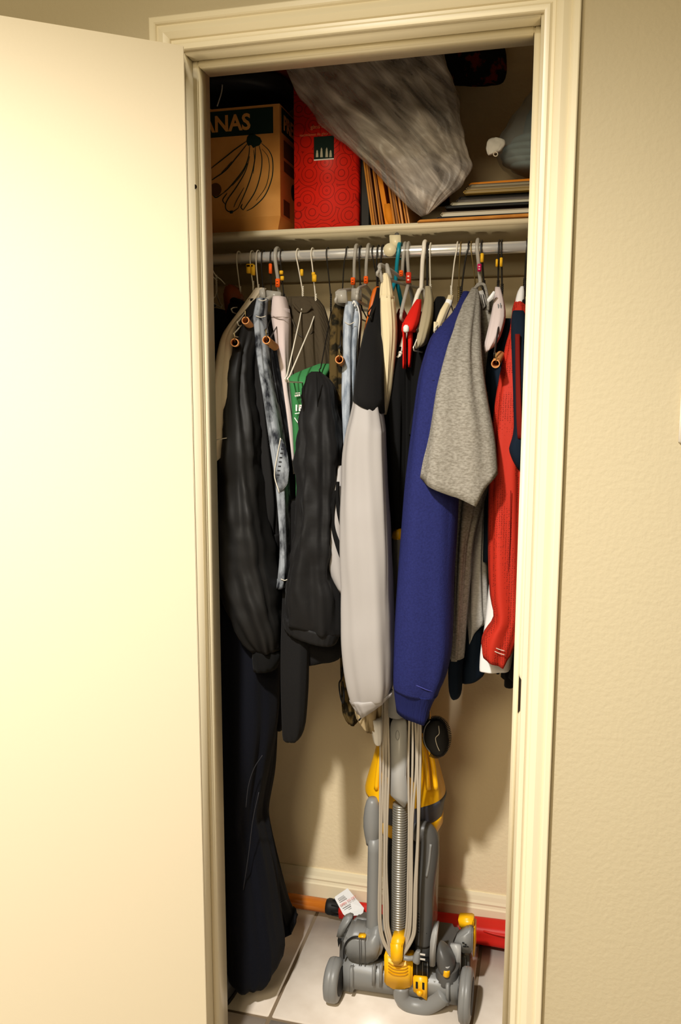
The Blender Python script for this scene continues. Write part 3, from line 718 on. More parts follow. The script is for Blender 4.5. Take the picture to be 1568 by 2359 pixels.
def plastic_hanger(label, hpx, npx, npy, m, r=.0036, front=None, tags=(), hpy=592, clips=(), name='plastic_hanger', bar=True, hookm=None):
    x = at(hpx, hpy, RY-.016).x; nk = at(npx, npy, RY)
    o = thing(name, label, 'hanger', (nk.x, RY, nk.z-.1), HG)
    tube('hook', hook_pts(x, nk.x, nk.z, r=r if not hookm else .0016), r if not hookm else .0016, hookm or m, o, 10, 5)
    e = nk
    fr = at(*front) if front else e+Vector((-.004, -.18, -.07))
    bk = Vector((e.x-(fr.x-e.x), min(2*RY-fr.y, .60), fr.z))
    P = [bk, bk+Vector((0, -.01, .010)), bk.lerp(e, .5)+Vector((0, 0, .006)), e, fr.lerp(e, .5)+Vector((0, 0, .006)), fr+Vector((0, .01, .010)), fr]
    tube('shoulder', P, r*1.1, m, o, 10, 5)
    if bar: tube('crossbar', [fr, fr+Vector((0, .01, -.014)), bk+Vector((0, -.01, -.014)), bk], r*.9, m, o, 10, 4)
    for (px, py, w, h, mt) in tags:
        c = at(px, py, RY-.019); s = mpp(px, py, RY)
        box('size_tag', (c.x-w*s/2, c.y-.005, c.z-h*s/2), (c.x+w*s/2, c.y+.003, c.z+h*s/2), mt, o, .001)
        for q in (-.22, .12): box('tag_print', (c.x-w*s*.2, c.y-.0056, c.z+h*s*(q-.04)), (c.x+w*s*.2, c.y-.0049, c.z+h*s*(q+.04)), m_hole if mt in (m_tagy, m_tago) else m_whitep, o)
    for pts, Y0, Y1 in clips: prism('clip', pts, Y0, Y1, m, o, .0012)
    return o
plastic = plastic_hanger; wire = wire_hanger
# left group
wire('white wire hanger half hidden behind the hinge jamb', 470, 498, 646, m_wirew, front=(486, 690, .30))
o = thing('wooden_hanger', 'brown wooden suit hanger by the hinge jamb', 'hanger', (at(532, 690, RY).x, RY, 1.62), HG)
xw = at(532, 690, RY).x
tube('hook', [at(487, 618, RY-.03), at(496, 634, RY-.02), at(508, 644, RY-.01), at(518, 655, RY)], .0014, m_wirew, o, 6)
prism('shoulder', [(520, 654), (534, 655), (545, 672), (549, 690), (533, 715), (520, 730), (514, 700), (512, 672)], RY-.03, RY+.012, m_wood, o, .004)
wire('bare wire hanger left of the yellow tags', 546, 553, 672, m_wirew, front=(532, 712, .27))
wire('wire hanger with two bunched yellow size tags', 577, 583, 660, m_wirew, r=.0013, tags=((573, 620, 9, 18, m_tagy), (583, 622, 8, 22, m_tagy), (576, 612, 16, 7, m_tagy)), front=(546, 742, .22))
wire('wire hanger carrying the tan shirt and a cardboard tube', 591, 595, 668, m_wirew, front=(538, 768, .20), tubew=((540, 789, .185), (552, 795, .30), .0085))
wire('wire trouser hanger whose tube slants behind the stonewashed jeans', 603, 606, 672, m_wireb, front=(566, 735, .24), tubew=((565, 738, .225), (592, 772, .32), .0082))
plastic('grey plastic clip hanger with an orange size tag holding the pale trousers', 634, 644, 676, m_clearp, r=.0042, tags=((640, 652, 9, 18, m_tago),), front=(606, 704, .30), clips=(([(596, 668), (607, 662), (610, 690), (598, 690)], .318, .33), ([(612, 668), (645, 672), (644, 692), (614, 690)], .33, .345)))
wire('black wire hanger with an orange sticker beside the clip hanger', 623, 626, 690, m_wireb, tags=((623, 619, 6, 21, m_tago),), front=(610, 760, .25))
wire('dark wire hanger with a small yellow tag and a tube over the jeans', 646, 654, 690, m_wireb, tags=((648, 628, 7, 8, m_tagy), (650, 641, 7, 9, m_tagy)), front=(614, 788, .19), tubew=((613, 783, .18), (633, 799, .27), .0082))
wire('white wire hanger with spread shoulders left of its twin', 683, 697, 672, m_wirew, front=(656, 872, .13), r=.0015, tags=((695, 628, 6, 14, m_tagy),), hpy=592)
wire('empty white wire hanger with a yellow number tag', 717, 727, 690, m_wirew, front=(662, 872, .10), r=.0016, tags=((722, 631, 7, 7, m_tagy), (724, 641, 9, 15, m_tagy)))
wire('dark wire hanger holding the black windbreaker', 752, 762, 690, m_wireb, front=(735, 852, .24))
plastic('left of two clear clip hangers with orange size tags', 818, 815, 668, m_clearp, tags=((813, 648, 9, 16, m_tago),), front=(776, 682, .27), clips=(([(771, 671), (796, 667), (798, 697), (774, 697)], .268, .28), ([(809, 664), (830, 664), (832, 690), (808, 692)], .30, .312)))
plastic('right of two clear clip hangers with orange size tags', 846, 842, 660, m_clearp, tags=((843, 645, 9, 16, m_tago),), front=(822, 676, .28))
wire('black wire hanger between the two clear hangers', 828, 830, 668, m_wireb, r=.0018, front=(812, 720, .28))
wire('black wire hanger slanting towards the orange hanger', 857, 870, 650, m_wireb, front=(846, 720, .26))
wire('black wire hanger just left of the shelf bracket', 879, 878, 640, m_wireb, front=(852, 730, .24), r=.0018)
plastic('orange plastic hanger inside the black and white jacket', 868, 868, 665, m_orangep, r=.0058, front=(829, 836, .31), hookm=m_wireb)
plastic('teal plastic hanger right of the shelf bracket', 918, 911, 650, m_teal, r=.0042, front=(868, 812, .30))
plastic('clear trouser hanger with an orange tag beside the teal hanger', 930, 926, 640, m_clearp, tags=((924, 630, 8, 13, m_tago),), front=(874, 620, .25), clips=(([(868, 611), (874, 609), (884, 650), (876, 652)], .248, .256), ([(887, 606), (893, 606), (902, 640), (888, 640)], .262, .272)))
plastic('clear hanger with a red oval tag', 938, 942, 655, m_clearp, tags=((941, 640, 11, 24, m_tagr),), front=(924, 720, .27))
plastic('white plastic hanger in the middle of the rod', 976, 970, 665, m_whitep, r=.0046, front=(921, 815, .285))
wire('black beaded wire hanger beside the white plastic hanger', 984, 984, 672, m_wireb, r=.0022, front=(960, 760, .25))
wire('white twisted wire hanger holding the beige shirt', 990, 991, 668, m_wirew, front=(952, 800, .22), r=.0015)
wire('white twisted wire hanger holding the cream shirt', 1052, 1039, 672, m_wirew, front=(1000, 760, .22), r=.0015)
wire('dark twisted wire hanger crossing the black one', 1060, 1056, 672, m_wireg, front=(1016, 750, .24))
wire('black twisted wire hanger above the navy sweatshirt', 1078, 1062, 674, m_wireb, front=(1000, 770, .24), r=.0018)
wire('brass wire hanger leaning on the grey tee collar', 1084, 1094, 650, m_wireg, front=(1078, 712, .315), twist=False)
plastic('grey plastic hanger with a magenta tag inside the grey tee', 1098, 1106, 654, m_clearp, r=.0040, tags=((1104, 617, 9, 17, m_tagm),), front=(1056, 740, .285))
wire('black wire hanger with a yellow tag behind the grey tee', 1108, 1114, 660, m_wireb, tags=((1110, 594, 7, 20, m_tagy),), front=(1088, 720, .31), r=.002)
wire('black wire hanger with a folded yellow tag', 1148, 1147, 660, m_wireb, tags=((1144, 606, 5, 17, m_tagy),), front=(1132, 760, .315), r=.0018)
wire('black wire hanger with a yellow tag and a cardboard tube', 1154, 1156, 668, m_wireb, tags=((1154, 604, 6, 20, m_tagy),), front=(1138, 815, .17), tubew=((1141, 838, .165), (1152, 818, .26), .0082), r=.0018)
o = wire('black wire hanger with a white shoulder pad at the strike jamb end of the rod', 1213, 1208, 655, m_wireb, front=(1192, 730, .335), r=.002)
loft('shoulder_pad', [(660, 1199, 1206, .35, .006), (672, 1192, 1208, .345, .012), (690, 1187, 1208, .34, .016), (705, 1184, 1206, .338, .016)], m_whitec, o, n=24, fold=(.001, 3, 4), hollow=False)

# ================================================================== GARMENTS
GG = 'clothes hanging in the closet'
def garment(name, label, cat, px=None, py=None, Y=.3):
    p = at(px, py, Y); return thing(name, label, cat, p, GG)
def torso(parent, m, x, z1, z0, y0=.22, y1=.54, th=.012, name='body', seed=0, lean=0.0, fold=.006):
    """the flat hanging body of a shirt: shoulders slope from the neck, thin in x, deep in y"""
    V = []; F = []; n = 40; rows = 22; rs = random.Random(seed+11); ph = rs.uniform(0, 6)
    yc = (y0+y1)/2; hw = (y1-y0)/2
    for i in range(rows+1):
        t = i/rows; z = z1+(z0-z1)*t; sh_ = min(1.0, .30+.70*(min(1, t*(z1-z0)/.10))); w = hw*sh_
        for k in range(n):
            a = 2*PI*k/n; ca, sa = math.cos(a), math.sin(a)
            yy = yc+w*math.copysign(abs(ca)**.8, ca)
            xx = x+lean*t+(th*(.6+.7*t))*math.copysign(abs(sa)**.7, sa)+fold*min(1, t*3)*math.sin(ca*9+ph+t*2)*(.5+.5*abs(sa))
            V.append(Vector((xx, yy, z+.004*math.sin(ca*5+ph)*(t > .98))))
    for i in range(rows):
        for k in range(n): F.append((i*n+k, i*n+(k+1) % n, (i+1)*n+(k+1) % n, (i+1)*n+k))
    F.append(tuple(range(n))); F.append(tuple(rows*n+k for k in range(n)))
    return pyd(name, V, F, m, parent, True)
X = lambda px, py, Y: at(px, py, Y).x
Zf = lambda px, py, Y: at(px, py, Y).z

# dark clothes deep in the closet that close the row
def back_shirt(label, x, m, z0, name='dark_shirt', z1=1.64, seed=0):
    o = thing(name, label, 'shirt', (x, .4, z0), GG)
    torso(o, m, x, z1, z0, .33, .61, .016, seed=seed)
    loftw = [(x, z1-.06), (x, z0+.1)]
    V, F = tube_data(crom([Vector((x, .36, z1-.005)), Vector((x, .345, z1-.03)), Vector((x+.002, .32, z1-.10)), Vector((x+.003, .31, (z1+z0)/2)), Vector((x+.002, .32, z0+.12))], 6), .030, 14, flatten=(.75, 1))
    pyd('sleeve', V, F, m, o, True)
    tube('collar', [Vector((x-.012, .345, z1)), Vector((x, .33, z1+.006)), Vector((x+.012, .345, z1)), Vector((x+.012, .40, z1+.004)), Vector((x-.012, .40, z1+.004))], .006, m, o, 8)
    return o
back_shirt('black shirt deep in the corner behind the tan shirt', -.135, m_black, .86, seed=1)
back_shirt('black shirt hanging behind the charcoal sleeve', -.045, m_black, .95, seed=2)
back_shirt('dark shirt hanging behind the pale trousers', .045, m_black, .93, seed=3, z1=1.46)
back_shirt('dark shirt hanging behind the green shirt', .125, m_black, .95, seed=4, z1=1.46)
back_shirt('black shirt hanging behind the pale blue jeans', .185, m_black, .9, seed=5, z1=1.48)
back_shirt('black shirt hanging behind the cream trousers', .275, m_black, .93, seed=6, z1=1.58)
back_shirt('black shirt hanging behind the red shirt', .375, m_black, 1.2, seed=7, z1=1.60)
back_shirt('dark navy shirt hanging behind the grey tee', .47, m_navytrim, .95, seed=8, z1=1.62)
back_shirt('black shirt behind the red mesh jersey', .585, m_black, .80, seed=9, z1=1.62)

# long dark trousers reaching almost to the floor
g = garment('long_trousers', 'long dark navy denim trousers flaring almost down to the tiles', 'trousers', 570, 2200, .26)
loft('front_leg', [(1380, 470, 640, .27, .07), (1480, 475, 642, .27, .07), (1570, 480, 641, .27, .07), (1662, 490, 637, .27, .07), (1770, 500, 618, .27, .065), (1869, 505, 600, .27, .06), (1915, 505, 606, .27, .06), (2008, 508, 624, .27, .065), (2112, 512, 638, .27, .07), (2176, 518, 646, .27, .075, .004), (2205, 525, 2222, 643, .27, .075, .01), (2212, 545, 2246, 622, .27, .07, .012)],
     m_navyjean, g, n=64, fold=(.010, 6, 5), seed=21)
loft('rear_leg', [(1500, 560, 642, .43, .05), (1662, 570, 634, .43, .05), (1776, 575, 628, .43, .05), (1869, 570, 614, .43, .05), (1930, 575, 620, .43, .05), (2042, 600, 646, .43, .055), (2110, 610, 668, .43, .06), (2143, 625, 2130, 680, .43, .06, .004)], m_navyjean, g, n=56, fold=(.008, 5, 5), seed=22)
for q in ([(566, 1860), (572, 1810), (585, 1770), (604, 1740)], [(560, 2050), (572, 1970), (582, 1890), (596, 1825)]):
    tube('seam', pp(q, .195), .0009, flat((46, 46, 50)), g, 5)

# tan shirt
g = garment('tan_shirt', 'pale tan short-sleeved shirt right behind the hinge jamb', 'shirt', 520, 1080, .18)
loft('sleeve', [(664, 590, 612, .36, .012), (690, 572, 597, .335, .016), (720, 552, 572, .30, .022), (750, 532, 548, .26, .028), (785, 516, 536, .225, .036), (850, 503, 535, .20, .045), (920, 490, 533, .19, .05), (1000, 482, 530, .185, .052), (1020, 478, 1016, 527, .185, .052, .008), (1078, 480, 1040, 526, .185, .05, .012)], m_tan, g, fold=(.006, 4, 6), seed=23)
tube('sleeve_band', on([(490, 1016), (505, 1012), (522, 1009)], 480, 528, .185, .052), .0010, m_thread, g, 5)
torso(g, m_tan, X(575, 720, .36), 1.62, 1.12, .27, .55, .010, seed=24)
# black jacket behind it
g = garment('black_jacket', 'black jacket with a shiny gathered sleeve beside the tan shirt', 'jacket', 575, 1500, .2)
loft('sleeve', [(690, 575, 600, .34, .02), (760, 548, 596, .28, .035), (850, 532, 588, .24, .05), (1000, 522, 595, .22, .058), (1150, 513, 607, .21, .062), (1250, 508, 618, .205, .064), (1340, 520, 634, .20, .064), (1400, 545, 642, .20, .062), (1440, 562, 648, .20, .056), (1475, 575, 645, .20, .045), (1496, 588, 638, .20, .03)], m_shiny, g, n=64, fold=(.009, 5, 7), seed=25, wr=.009, wrs=17)
loft('cuff', [(1492, 586, 641, .205, .032), (1512, 584, 646, .205, .034), (1540, 588, 636, .205, .032)], m_black, g, n=36, fold=(.003, 12, 3), seed=26)
loft('lining', [(900, 495, 560, .29, .05), (1100, 495, 565, .28, .055), (1300, 500, 590, .28, .06), (1450, 500, 625, .28, .06), (1535, 505, 632, .28, .055)], m_black, g, fold=(.008, 5, 5), seed=27)
torso(g, m_black, X(588, 760, .36), 1.62, .95, .26, .58, .014, seed=28)
# charcoal sweater with ribbed cuff
g = garment('charcoal_sweater', 'charcoal sweater sleeve with a ribbed cuff left of the jeans', 'sweater', 630, 1275, .25)
loft('sleeve', [(720, 588, 612, .34, .02), (800, 582, 610, .29, .03), (900, 588, 622, .27, .036), (1000, 596, 632, .265, .038), (1090, 606, 642, .26, .038), (1160, 613, 647, .26, .036), (1215, 613, 643, .26, .030), (1232, 615, 645, .26, .027)], m_char, g, fold=(.005, 4, 6), seed=29, hollow=False)
V = []; loft('ribbed_cuff', [(1228, 614, 646, .26, .028), (1240, 614, 647, .26, .028), (1260, 617, 646, .26, .027), (1277, 619, 645, .26, .026)], m_char, g, n=80, fold=(.0016, 20, 0), seed=30)
torso(g, m_char, X(606, 760, .36), 1.62, 1.05, .28, .56, .010, seed=31)
# stonewashed jeans
g = garment('stonewashed_jeans', 'stonewashed grey-blue jeans hanging narrow from a clip', 'jeans', 652, 1350, .22)
loft('leg', [(688, 594, 615, .30, .02), (712, 590, 613, .295, .024), (735, 587, 612, .29, .026), (760, 589, 614, .28, .028), (800, 593, 617, .27, .028), (860, 602, 623, .25, .03), (930, 614, 636, .235, .03), (1010, 626, 649, .225, .03), (1100, 640, 659, .22, .03), (1200, 648, 663, .215, .03), (1280, 650, 666, .215, .03), (1330, 646, 665, .215, .03), (1351, 643, 660, .215, .03)], m_denim, g, fold=(.004, 4, 8), seed=32)
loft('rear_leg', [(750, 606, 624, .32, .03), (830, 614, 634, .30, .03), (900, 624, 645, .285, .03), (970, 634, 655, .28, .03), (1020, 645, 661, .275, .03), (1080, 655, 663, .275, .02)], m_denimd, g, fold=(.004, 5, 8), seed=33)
prism('turned_flap', [(646, 1009), (652, 1020), (660, 1040), (665, 1080), (661, 1116), (652, 1127), (643, 1136), (638, 1120), (632, 1095), (637, 1060)], .188, .196, m_denim, g, .002)
tube('flap_edge', pp([(646, 1009), (638, 1052), (632, 1095), (643, 1135)], .1885), .0012, m_thread, g, 6)
for k in range(7):
    q = at(650-(k*1.6), 1034+k*10, .1875); box('stitch_pucker', (q.x-.003, q.y-.0008, q.z-.0012), (q.x+.003, q.y+.001, q.z+.0012), m_denimd, g)
for y_, a_, b_ in ((689, 594, 615), (727, 588, 613), (775, 590, 616), (1333, 646, 665)):
    Yq = .262 if y_ < 800 else .182
    tube('stitch_seam', pp([(a_+1, y_+1), ((a_+b_)/2, y_+4), (b_-1, y_+1)], Yq), .0009, m_thread, g, 5)
# pale trousers
g = garment('pale_mauve_trousers', 'pale mauve sweatpants folded on the grey clip hanger', 'trousers', 668, 1080, .28)
loft('leg', [(690, 630, 658, .315, .02), (712, 628, 664, .31, .024), (737, 628, 668, .31, .025), (790, 638, 667, .30, .026), (850, 648, 667, .29, .026), (900, 656, 670, .285, .026), (952, 663, 678, .28, .026), (1023, 672, 685, .28, .024), (1090, 679, 687, .28, .02)], m_mauve, g, fold=(.003, 3, 6), seed=34)
loft('waistband', [(684, 631, 656, .315, .021), (694, 629, 660, .312, .024), (726, 627, 667, .31, .0265), (733, 628, 668, .31, .0265)], m_mauve, g, fold=(.001, 3, 3), seed=35)
tube('waist_seam', pp([(628, 728), (645, 735), (667, 733)], .2825), .0008, flat((150, 134, 128)), g, 5)
# grey-brown tee with round neck
g = garment('grey_brown_tee', 'dim grey-brown tee behind the white wire hangers', 'shirt', 715, 860, .33)
loft('front', [(684, 664, 726, .372, .012), (705, 664, 745, .37, .02), (760, 664, 760, .36, .03), (830, 668, 770, .35, .035), (950, 672, 775, .35, .035), (1100, 680, 775, .35, .035)], m_greybrown, g, n=60, fold=(.006, 9, 3), seed=36)
tube('neckband', pp([(675, 700), (690, 716), (705, 718), (717, 706)], .338), .003, m_greybrown, g, 8)
tube('neckband', pp([(672, 735), (688, 770), (705, 776), (722, 762)], .325), .0018, flat((64, 56, 44)), g, 8)
# green tee
g = garment('green_tee', 'green tee with white print peeking beside the black windbreaker', 'shirt', 690, 1180, .27)
loft('sleeve', [(838, 735, 762, .30, .008), (852, 700, 760, .285, .02), (868, 668, 752, .27, .03), (884, 670, 745, .262, .036), (930, 676, 740, .26, .04), (1016, 681, 735, .26, .042), (1105, 686, 735, .26, .042), (1190, 688, 730, .26, .042)], m_green, g, fold=(.003, 6, 4), seed=37)
text_obj('print', '1B', .017, m_whitec, g, at(678, 946, .2125), (1, .05, 0), (0, 0, 1), .0003, bold=.0008)
ribbon('print_line', pp([(679, 912), (691, 910)], .2135), .004, m_whitec, g, th=.0005, smooth=1)
for q in ([(679, 953), (690, 951)], [(678, 962), (690, 980)], [(679, 906), (691, 905)]): ribbon('print_line', pp(q, .2135), .0016, m_whitec, g, th=.0005, smooth=1)

# black windbreaker with elastic hem
g = garment('black_windbreaker', 'black nylon windbreaker sleeve with a gathered elastic cuff', 'jacket', 720, 1480, .2)
loft('sleeve', [(856, 720, 738, .255, .008), (868, 712, 754, .25, .02), (885, 705, 766, .24, .03), (914, 699, 774, .23, .038), (1003, 689, 781, .215, .048), (1080, 685, 783, .21, .05), (1160, 686, 780, .205, .05), (1220, 682, 774, .20, .05), (1309, 669, 772, .20, .052), (1370, 659, 784, .20, .054), (1400, 657, 1440, 787, .20, .052, 0), (1418, 655, 1462, 782, .20, .046, .002)], m_nylon, g, n=80, fold=(.008, 6, 6), seed=38, wr=.009, wrs=24, hollow=False)
loft('elastic_cuff', [(1412, 656, 1456, 782, .20, .046, .002), (1424, 655, 1468, 780, .20, .046, .003), (1442, 658, 1482, 774, .20, .044, .004)], m_nylon, g, n=110, fold=(.0022, 26, 2), seed=39)
torso(g, m_nylon, X(742, 880, .34), 1.46, 1.0, .26, .56, .016, seed=40)
for q in ([(729, 860), (731, 930), (734, 1010), (737, 1100), (740, 1200)],): tube('seam', pp(q, .176), .0012, m_black, g, 5)
# black sweatpants and long black sleeve below
g = garment('black_sweatpants', 'black sweatpants whose hem shows under the windbreaker', 'trousers', 720, 1520, .26)
loft('leg', [(1150, 672, 780, .26, .04), (1300, 660, 783, .25, .04), (1420, 656, 788, .245, .04), (1490, 657, 787, .245, .04), (1524, 662, 1514, 784, .245, .04, .002)], m_black2, g, fold=(.005, 5, 5), seed=41)
g = garment('black_sweater', 'black sweater with one long sleeve hanging below the sweatpants', 'sweater', 680, 1700, .34)
loft('sleeve', [(1300, 655, 715, .27, .03), (1440, 652, 712, .21, .03), (1542, 651, 709, .185, .03), (1600, 652, 707, .18, .03), (1670, 654, 701, .178, .028), (1697, 656, 693, .178, .024), (1706, 664, 684, .178, .014)], m_black2, g, fold=(.003, 4, 5), seed=42, hollow=False)
loft('hem', [(1400, 638, 690, .38, .03), (1550, 642, 690, .38, .03), (1640, 640, 670, .38, .026), (1676, 640, 660, .38, .024)], m_black2, g, fold=(.003, 4, 5), seed=43)
torso(g, m_black2, X(690, 900, .4), 1.55, .95, .30, .60, .012, seed=44)
# camo trousers
g = garment('camo_trousers', 'brown camouflage trousers left of the pale blue jeans', 'trousers', 775, 965, .32)
loft('leg', [(698, 774, 794, .325, .018), (724, 764, 795, .32, .024), (790, 761, 792, .31, .028), (870, 762, 795, .30, .03), (930, 766, 792, .30, .03), (966, 771, 784, .30, .026)], m_camo, g, fold=(.004, 4, 8), seed=45)
loft('hem', [(1500, 786, 812, .40, .03), (1590, 789, 822, .40, .032), (1640, 793, 826, .40, .03), (1663, 806, 824, .40, .026)], m_camo, g, fold=(.004, 4, 8), seed=46)
wire('dark trouser hanger with a cardboard tube by the camouflage trousers', 797, 788, 690, m_wireb, front=(780, 800, .23), tubew=((781, 828, .22), (794, 840, .30), .0085))
# pale jeans
g = garment('pale_blue_jeans', 'pale blue jeans clipped under the clear hangers', 'jeans', 805, 990, .3)
loft('leg', [(696, 799, 816, .30, .02), (715, 796, 818, .295, .024), (740, 794, 816, .29, .026), (800, 795, 812, .28, .028), (850, 794, 811, .27, .028), (920, 793, 810, .26, .03), (990, 794, 808, .26, .028), (1040, 795, 806, .26, .026)], m_denimp, g, fold=(.003, 3, 7), seed=47)
loft('rear_leg', [(694, 813, 825, .315, .015), (720, 815, 831, .31, .022), (745, 814, 830, .30, .024), (800, 812, 825, .29, .024), (870, 810, 823, .28, .024), (940, 808, 818, .28, .02)], m_denimp, g, fold=(.003, 3, 7), seed=48)
tube('waist_seam', pp([(794, 742), (804, 747), (816, 742)], .2625), .0009, m_thread, g, 5)
tube('edge_seam', pp([(816, 694), (822, 704), (826, 716), (828, 738), (823, 790), (822, 830)], .2825), .0013, m_whitec, g, 6)
tube('belt_loop', pp([(812, 700), (815, 694), (818, 700), (816, 706)], .277), .0016, m_whitec, g, 6)
# black and white track jacket
g = garment('track_jacket', 'white track jacket with black shoulder and black stripes', 'jacket', 850, 1630, .19)
loft('shoulder_yoke', [(664, 868, 880, .36, .012), (692, 862, 882, .335, .02), (730, 851, 884, .30, .03), (775, 838, 884, .265, .038), (830, 827, 882, .235, .044), (880, 821, 881, .212, .047), (918, 816, 952, 883, .20, .0485, .004)], m_black2, g, fold=(.002, 3, 4), seed=49, hollow=False)
loft('sleeve', [(870, 828, 890, 874, .21, .036, 0), (905, 821, 930, 879, .203, .0435, .002), (955, 811, 985, 887, .195, .050, 0), (1000, 800, 888, .19, .052), (1060, 790, 890, .185, .054), (1150, 787, 894, .18, .056), (1250, 788, 899, .175, .057), (1348, 788, 904, .172, .058), (1443, 788, 906, .17, .058), (1523, 793, 907, .17, .057), (1570, 799, 906, .17, .053), (1600, 806, 1594, 901, .17, .045, .002), (1612, 810, 1600, 899, .17, .040, .003)], m_white, g, n=80, fold=(.0055, 4, 3.5), seed=50, hollow=False, wr=.004, wrs=7)
loft('gathered_cuff', [(1604, 807, 1594, 901, .17, .043, .002), (1613, 811, 1602, 900, .17, .042, .002), (1633, 824, 1602, 898, .17, .032, .002)], m_white, g, n=90, fold=(.007, 7, 3), seed=51, edge=.6, hem=(-.55, .014, .02))
loft('striped_panel', [(1072, 779, 790, .215, .012), (1110, 772, 795, .21, .02), (1182, 759, 800, .205, .028), (1245, 753, 800, .205, .03), (1275, 754, 800, .205, .03), (1322, 763, 802, .205, .028), (1362, 785, 802, .205, .022)], m_white, g, n=60, fold=(.001, 3, 3), seed=52)
for q in ([(778, 1110), (777, 1140), (780, 1175), (787, 1205), (797, 1240)], [(772, 1130), (767, 1180), (768, 1215), (778, 1255), (795, 1300)]):
    Q = crom([Vector((a, b, 0)) for a, b in q], 6); PT = []
    for v in Q:
        # sit on the panel's rounded front
        PT.append(at(v.x, v.y, .172+.014*((v.x-780)/26)**2))
    ribbon('stripe', PT, lambda t: .0045+.006*t, m_black, g, th=.0045, smooth=1)
torso(g, m_black2, X(868, 800, .36), 1.60, 1.02, .26, .56, .014, seed=53)
# cream trousers in clear hanger
g = garment('cream_trousers', 'cream crinkled cotton trousers clipped under the shelf bracket', 'trousers', 890, 950, .28)
loft('gathered_top', [(630, 884, 893, .262, .008), (645, 880, 900, .262, .013), (665, 876, 904, .262, .016), (688, 875, 908, .262, .018)], m_cream, g, n=60, fold=(.0028, 12, 20), seed=54, hollow=False)
loft('leg', [(682, 876, 907, .262, .018), (720, 877, 911, .265, .022), (760, 880, 913, .265, .024), (800, 882, 911, .265, .024), (850, 883, 906, .265, .024), (905, 883, 900, .265, .022), (955, 883, 889, .265, .016)], m_cream, g, n=60, fold=(.0045, 5, 8), seed=55)
# red shirt
g = garment('red_shirt', 'bright red shirt with a white hanger end in the middle of the row', 'shirt', 940, 850, .26)
loft('shoulder', [(690, 960, 970, .33, .008), (706, 950, 970, .315, .016), (728, 938, 967, .295, .022), (750, 927, 962, .275, .026), (765, 926, 955, .27, .024)], m_redcloth, g, fold=(.002, 4, 4), seed=56, hollow=False)
loft('front_edge', [(745, 927, 934, .262, .012), (790, 928, 934, .26, .012), (849, 928, 934, .26, .012)], m_redcloth, g, n=24, fold=(.001, 3, 6), seed=57)
loft('front_edge', [(745, 938, 950, .275, .012), (790, 940, 950, .272, .012), (846, 940, 945, .272, .010)], m_redcloth, g, n=24, fold=(.001, 3, 6), seed=58)
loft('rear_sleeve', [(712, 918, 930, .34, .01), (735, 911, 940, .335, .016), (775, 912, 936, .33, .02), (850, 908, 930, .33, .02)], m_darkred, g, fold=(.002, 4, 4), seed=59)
lq = at(935, 758, .245); V, F = lathe_data([(lq.z-.007, .003), (lq.z-.004, .006), (lq.z+.004, .006), (lq.z+.008, .003)], lq.x, .245, 12); pyd('button', V, F, m_whitec, g, True)
torso(g, m_black, X(952, 780, .36), 1.60, 1.2, .28, .56, .010, seed=60)  # body coloured black for the dark between the red front edges
# beige shirt
g = garment('beige_shirt', 'dull beige sleeve on the white twisted wire hanger', 'shirt', 975, 800, .27)
loft('sleeve', [(660, 979, 992, .345, .01), (690, 977, 998, .33, .018), (730, 970, 996, .30, .024), (765, 963, 988, .28, .026), (790, 958, 980, .27, .024), (804, 958, 800, 968, .268, .018, .002)], m_beige, g, fold=(.003, 4, 6), seed=61)
# black shirts in the middle gap
g = garment('black_polo', 'black polo shirt hanging between track jacket and navy sweatshirt', 'shirt', 920, 1200, .3)
loft('sleeve', [(800, 900, 935, .31, .02), (860, 892, 936, .30, .03), (950, 890, 938, .30, .034), (1050, 892, 936, .30, .034), (1150, 898, 932, .30, .03), (1215, 902, 926, .30, .024)], m_black, g, fold=(.005, 4, 6), seed=62)
loft('hem', [(800, 932, 968, .34, .02), (900, 925, 965, .33, .03), (1050, 918, 950, .33, .03), (1140, 915, 940, .33, .03)], m_black2, g, fold=(.005, 4, 6), seed=63)
torso(g, m_black, X(920, 900, .36), 1.56, 1.2, .28, .56, .010, seed=64)
g = garment('black_cap_sleeve_shirt', 'black shirt shoulder between the beige and cream shirts', 'shirt', 1010, 740, .33)
loft('sleeve', [(684, 1006, 1024, .365, .012), (700, 998, 1029, .36, .02), (740, 993, 1026, .34, .026), (800, 985, 1015, .32, .03), (900, 960, 1000, .31, .034), (1000, 940, 985, .31, .034)], m_black, g, fold=(.004, 4, 5), seed=65)
# cream collared shirt
g = garment('cream_shirt', 'cream shirt shoulder just above the navy sweatshirt', 'shirt', 1015, 765, .27)
loft('shoulder', [(680, 1032, 1044, .33, .008), (695, 1026, 1042, .315, .014), (715, 1014, 1034, .295, .018), (740, 1005, 1024, .275, .02), (766, 998, 1012, .262, .018)], m_cream, g, fold=(.002, 3, 5), seed=66)
prism('collar_fold', [(1028, 688), (1041, 691), (1038, 704), (1027, 712), (1022, 704)], .296, .302, m_whitec, g, .001)

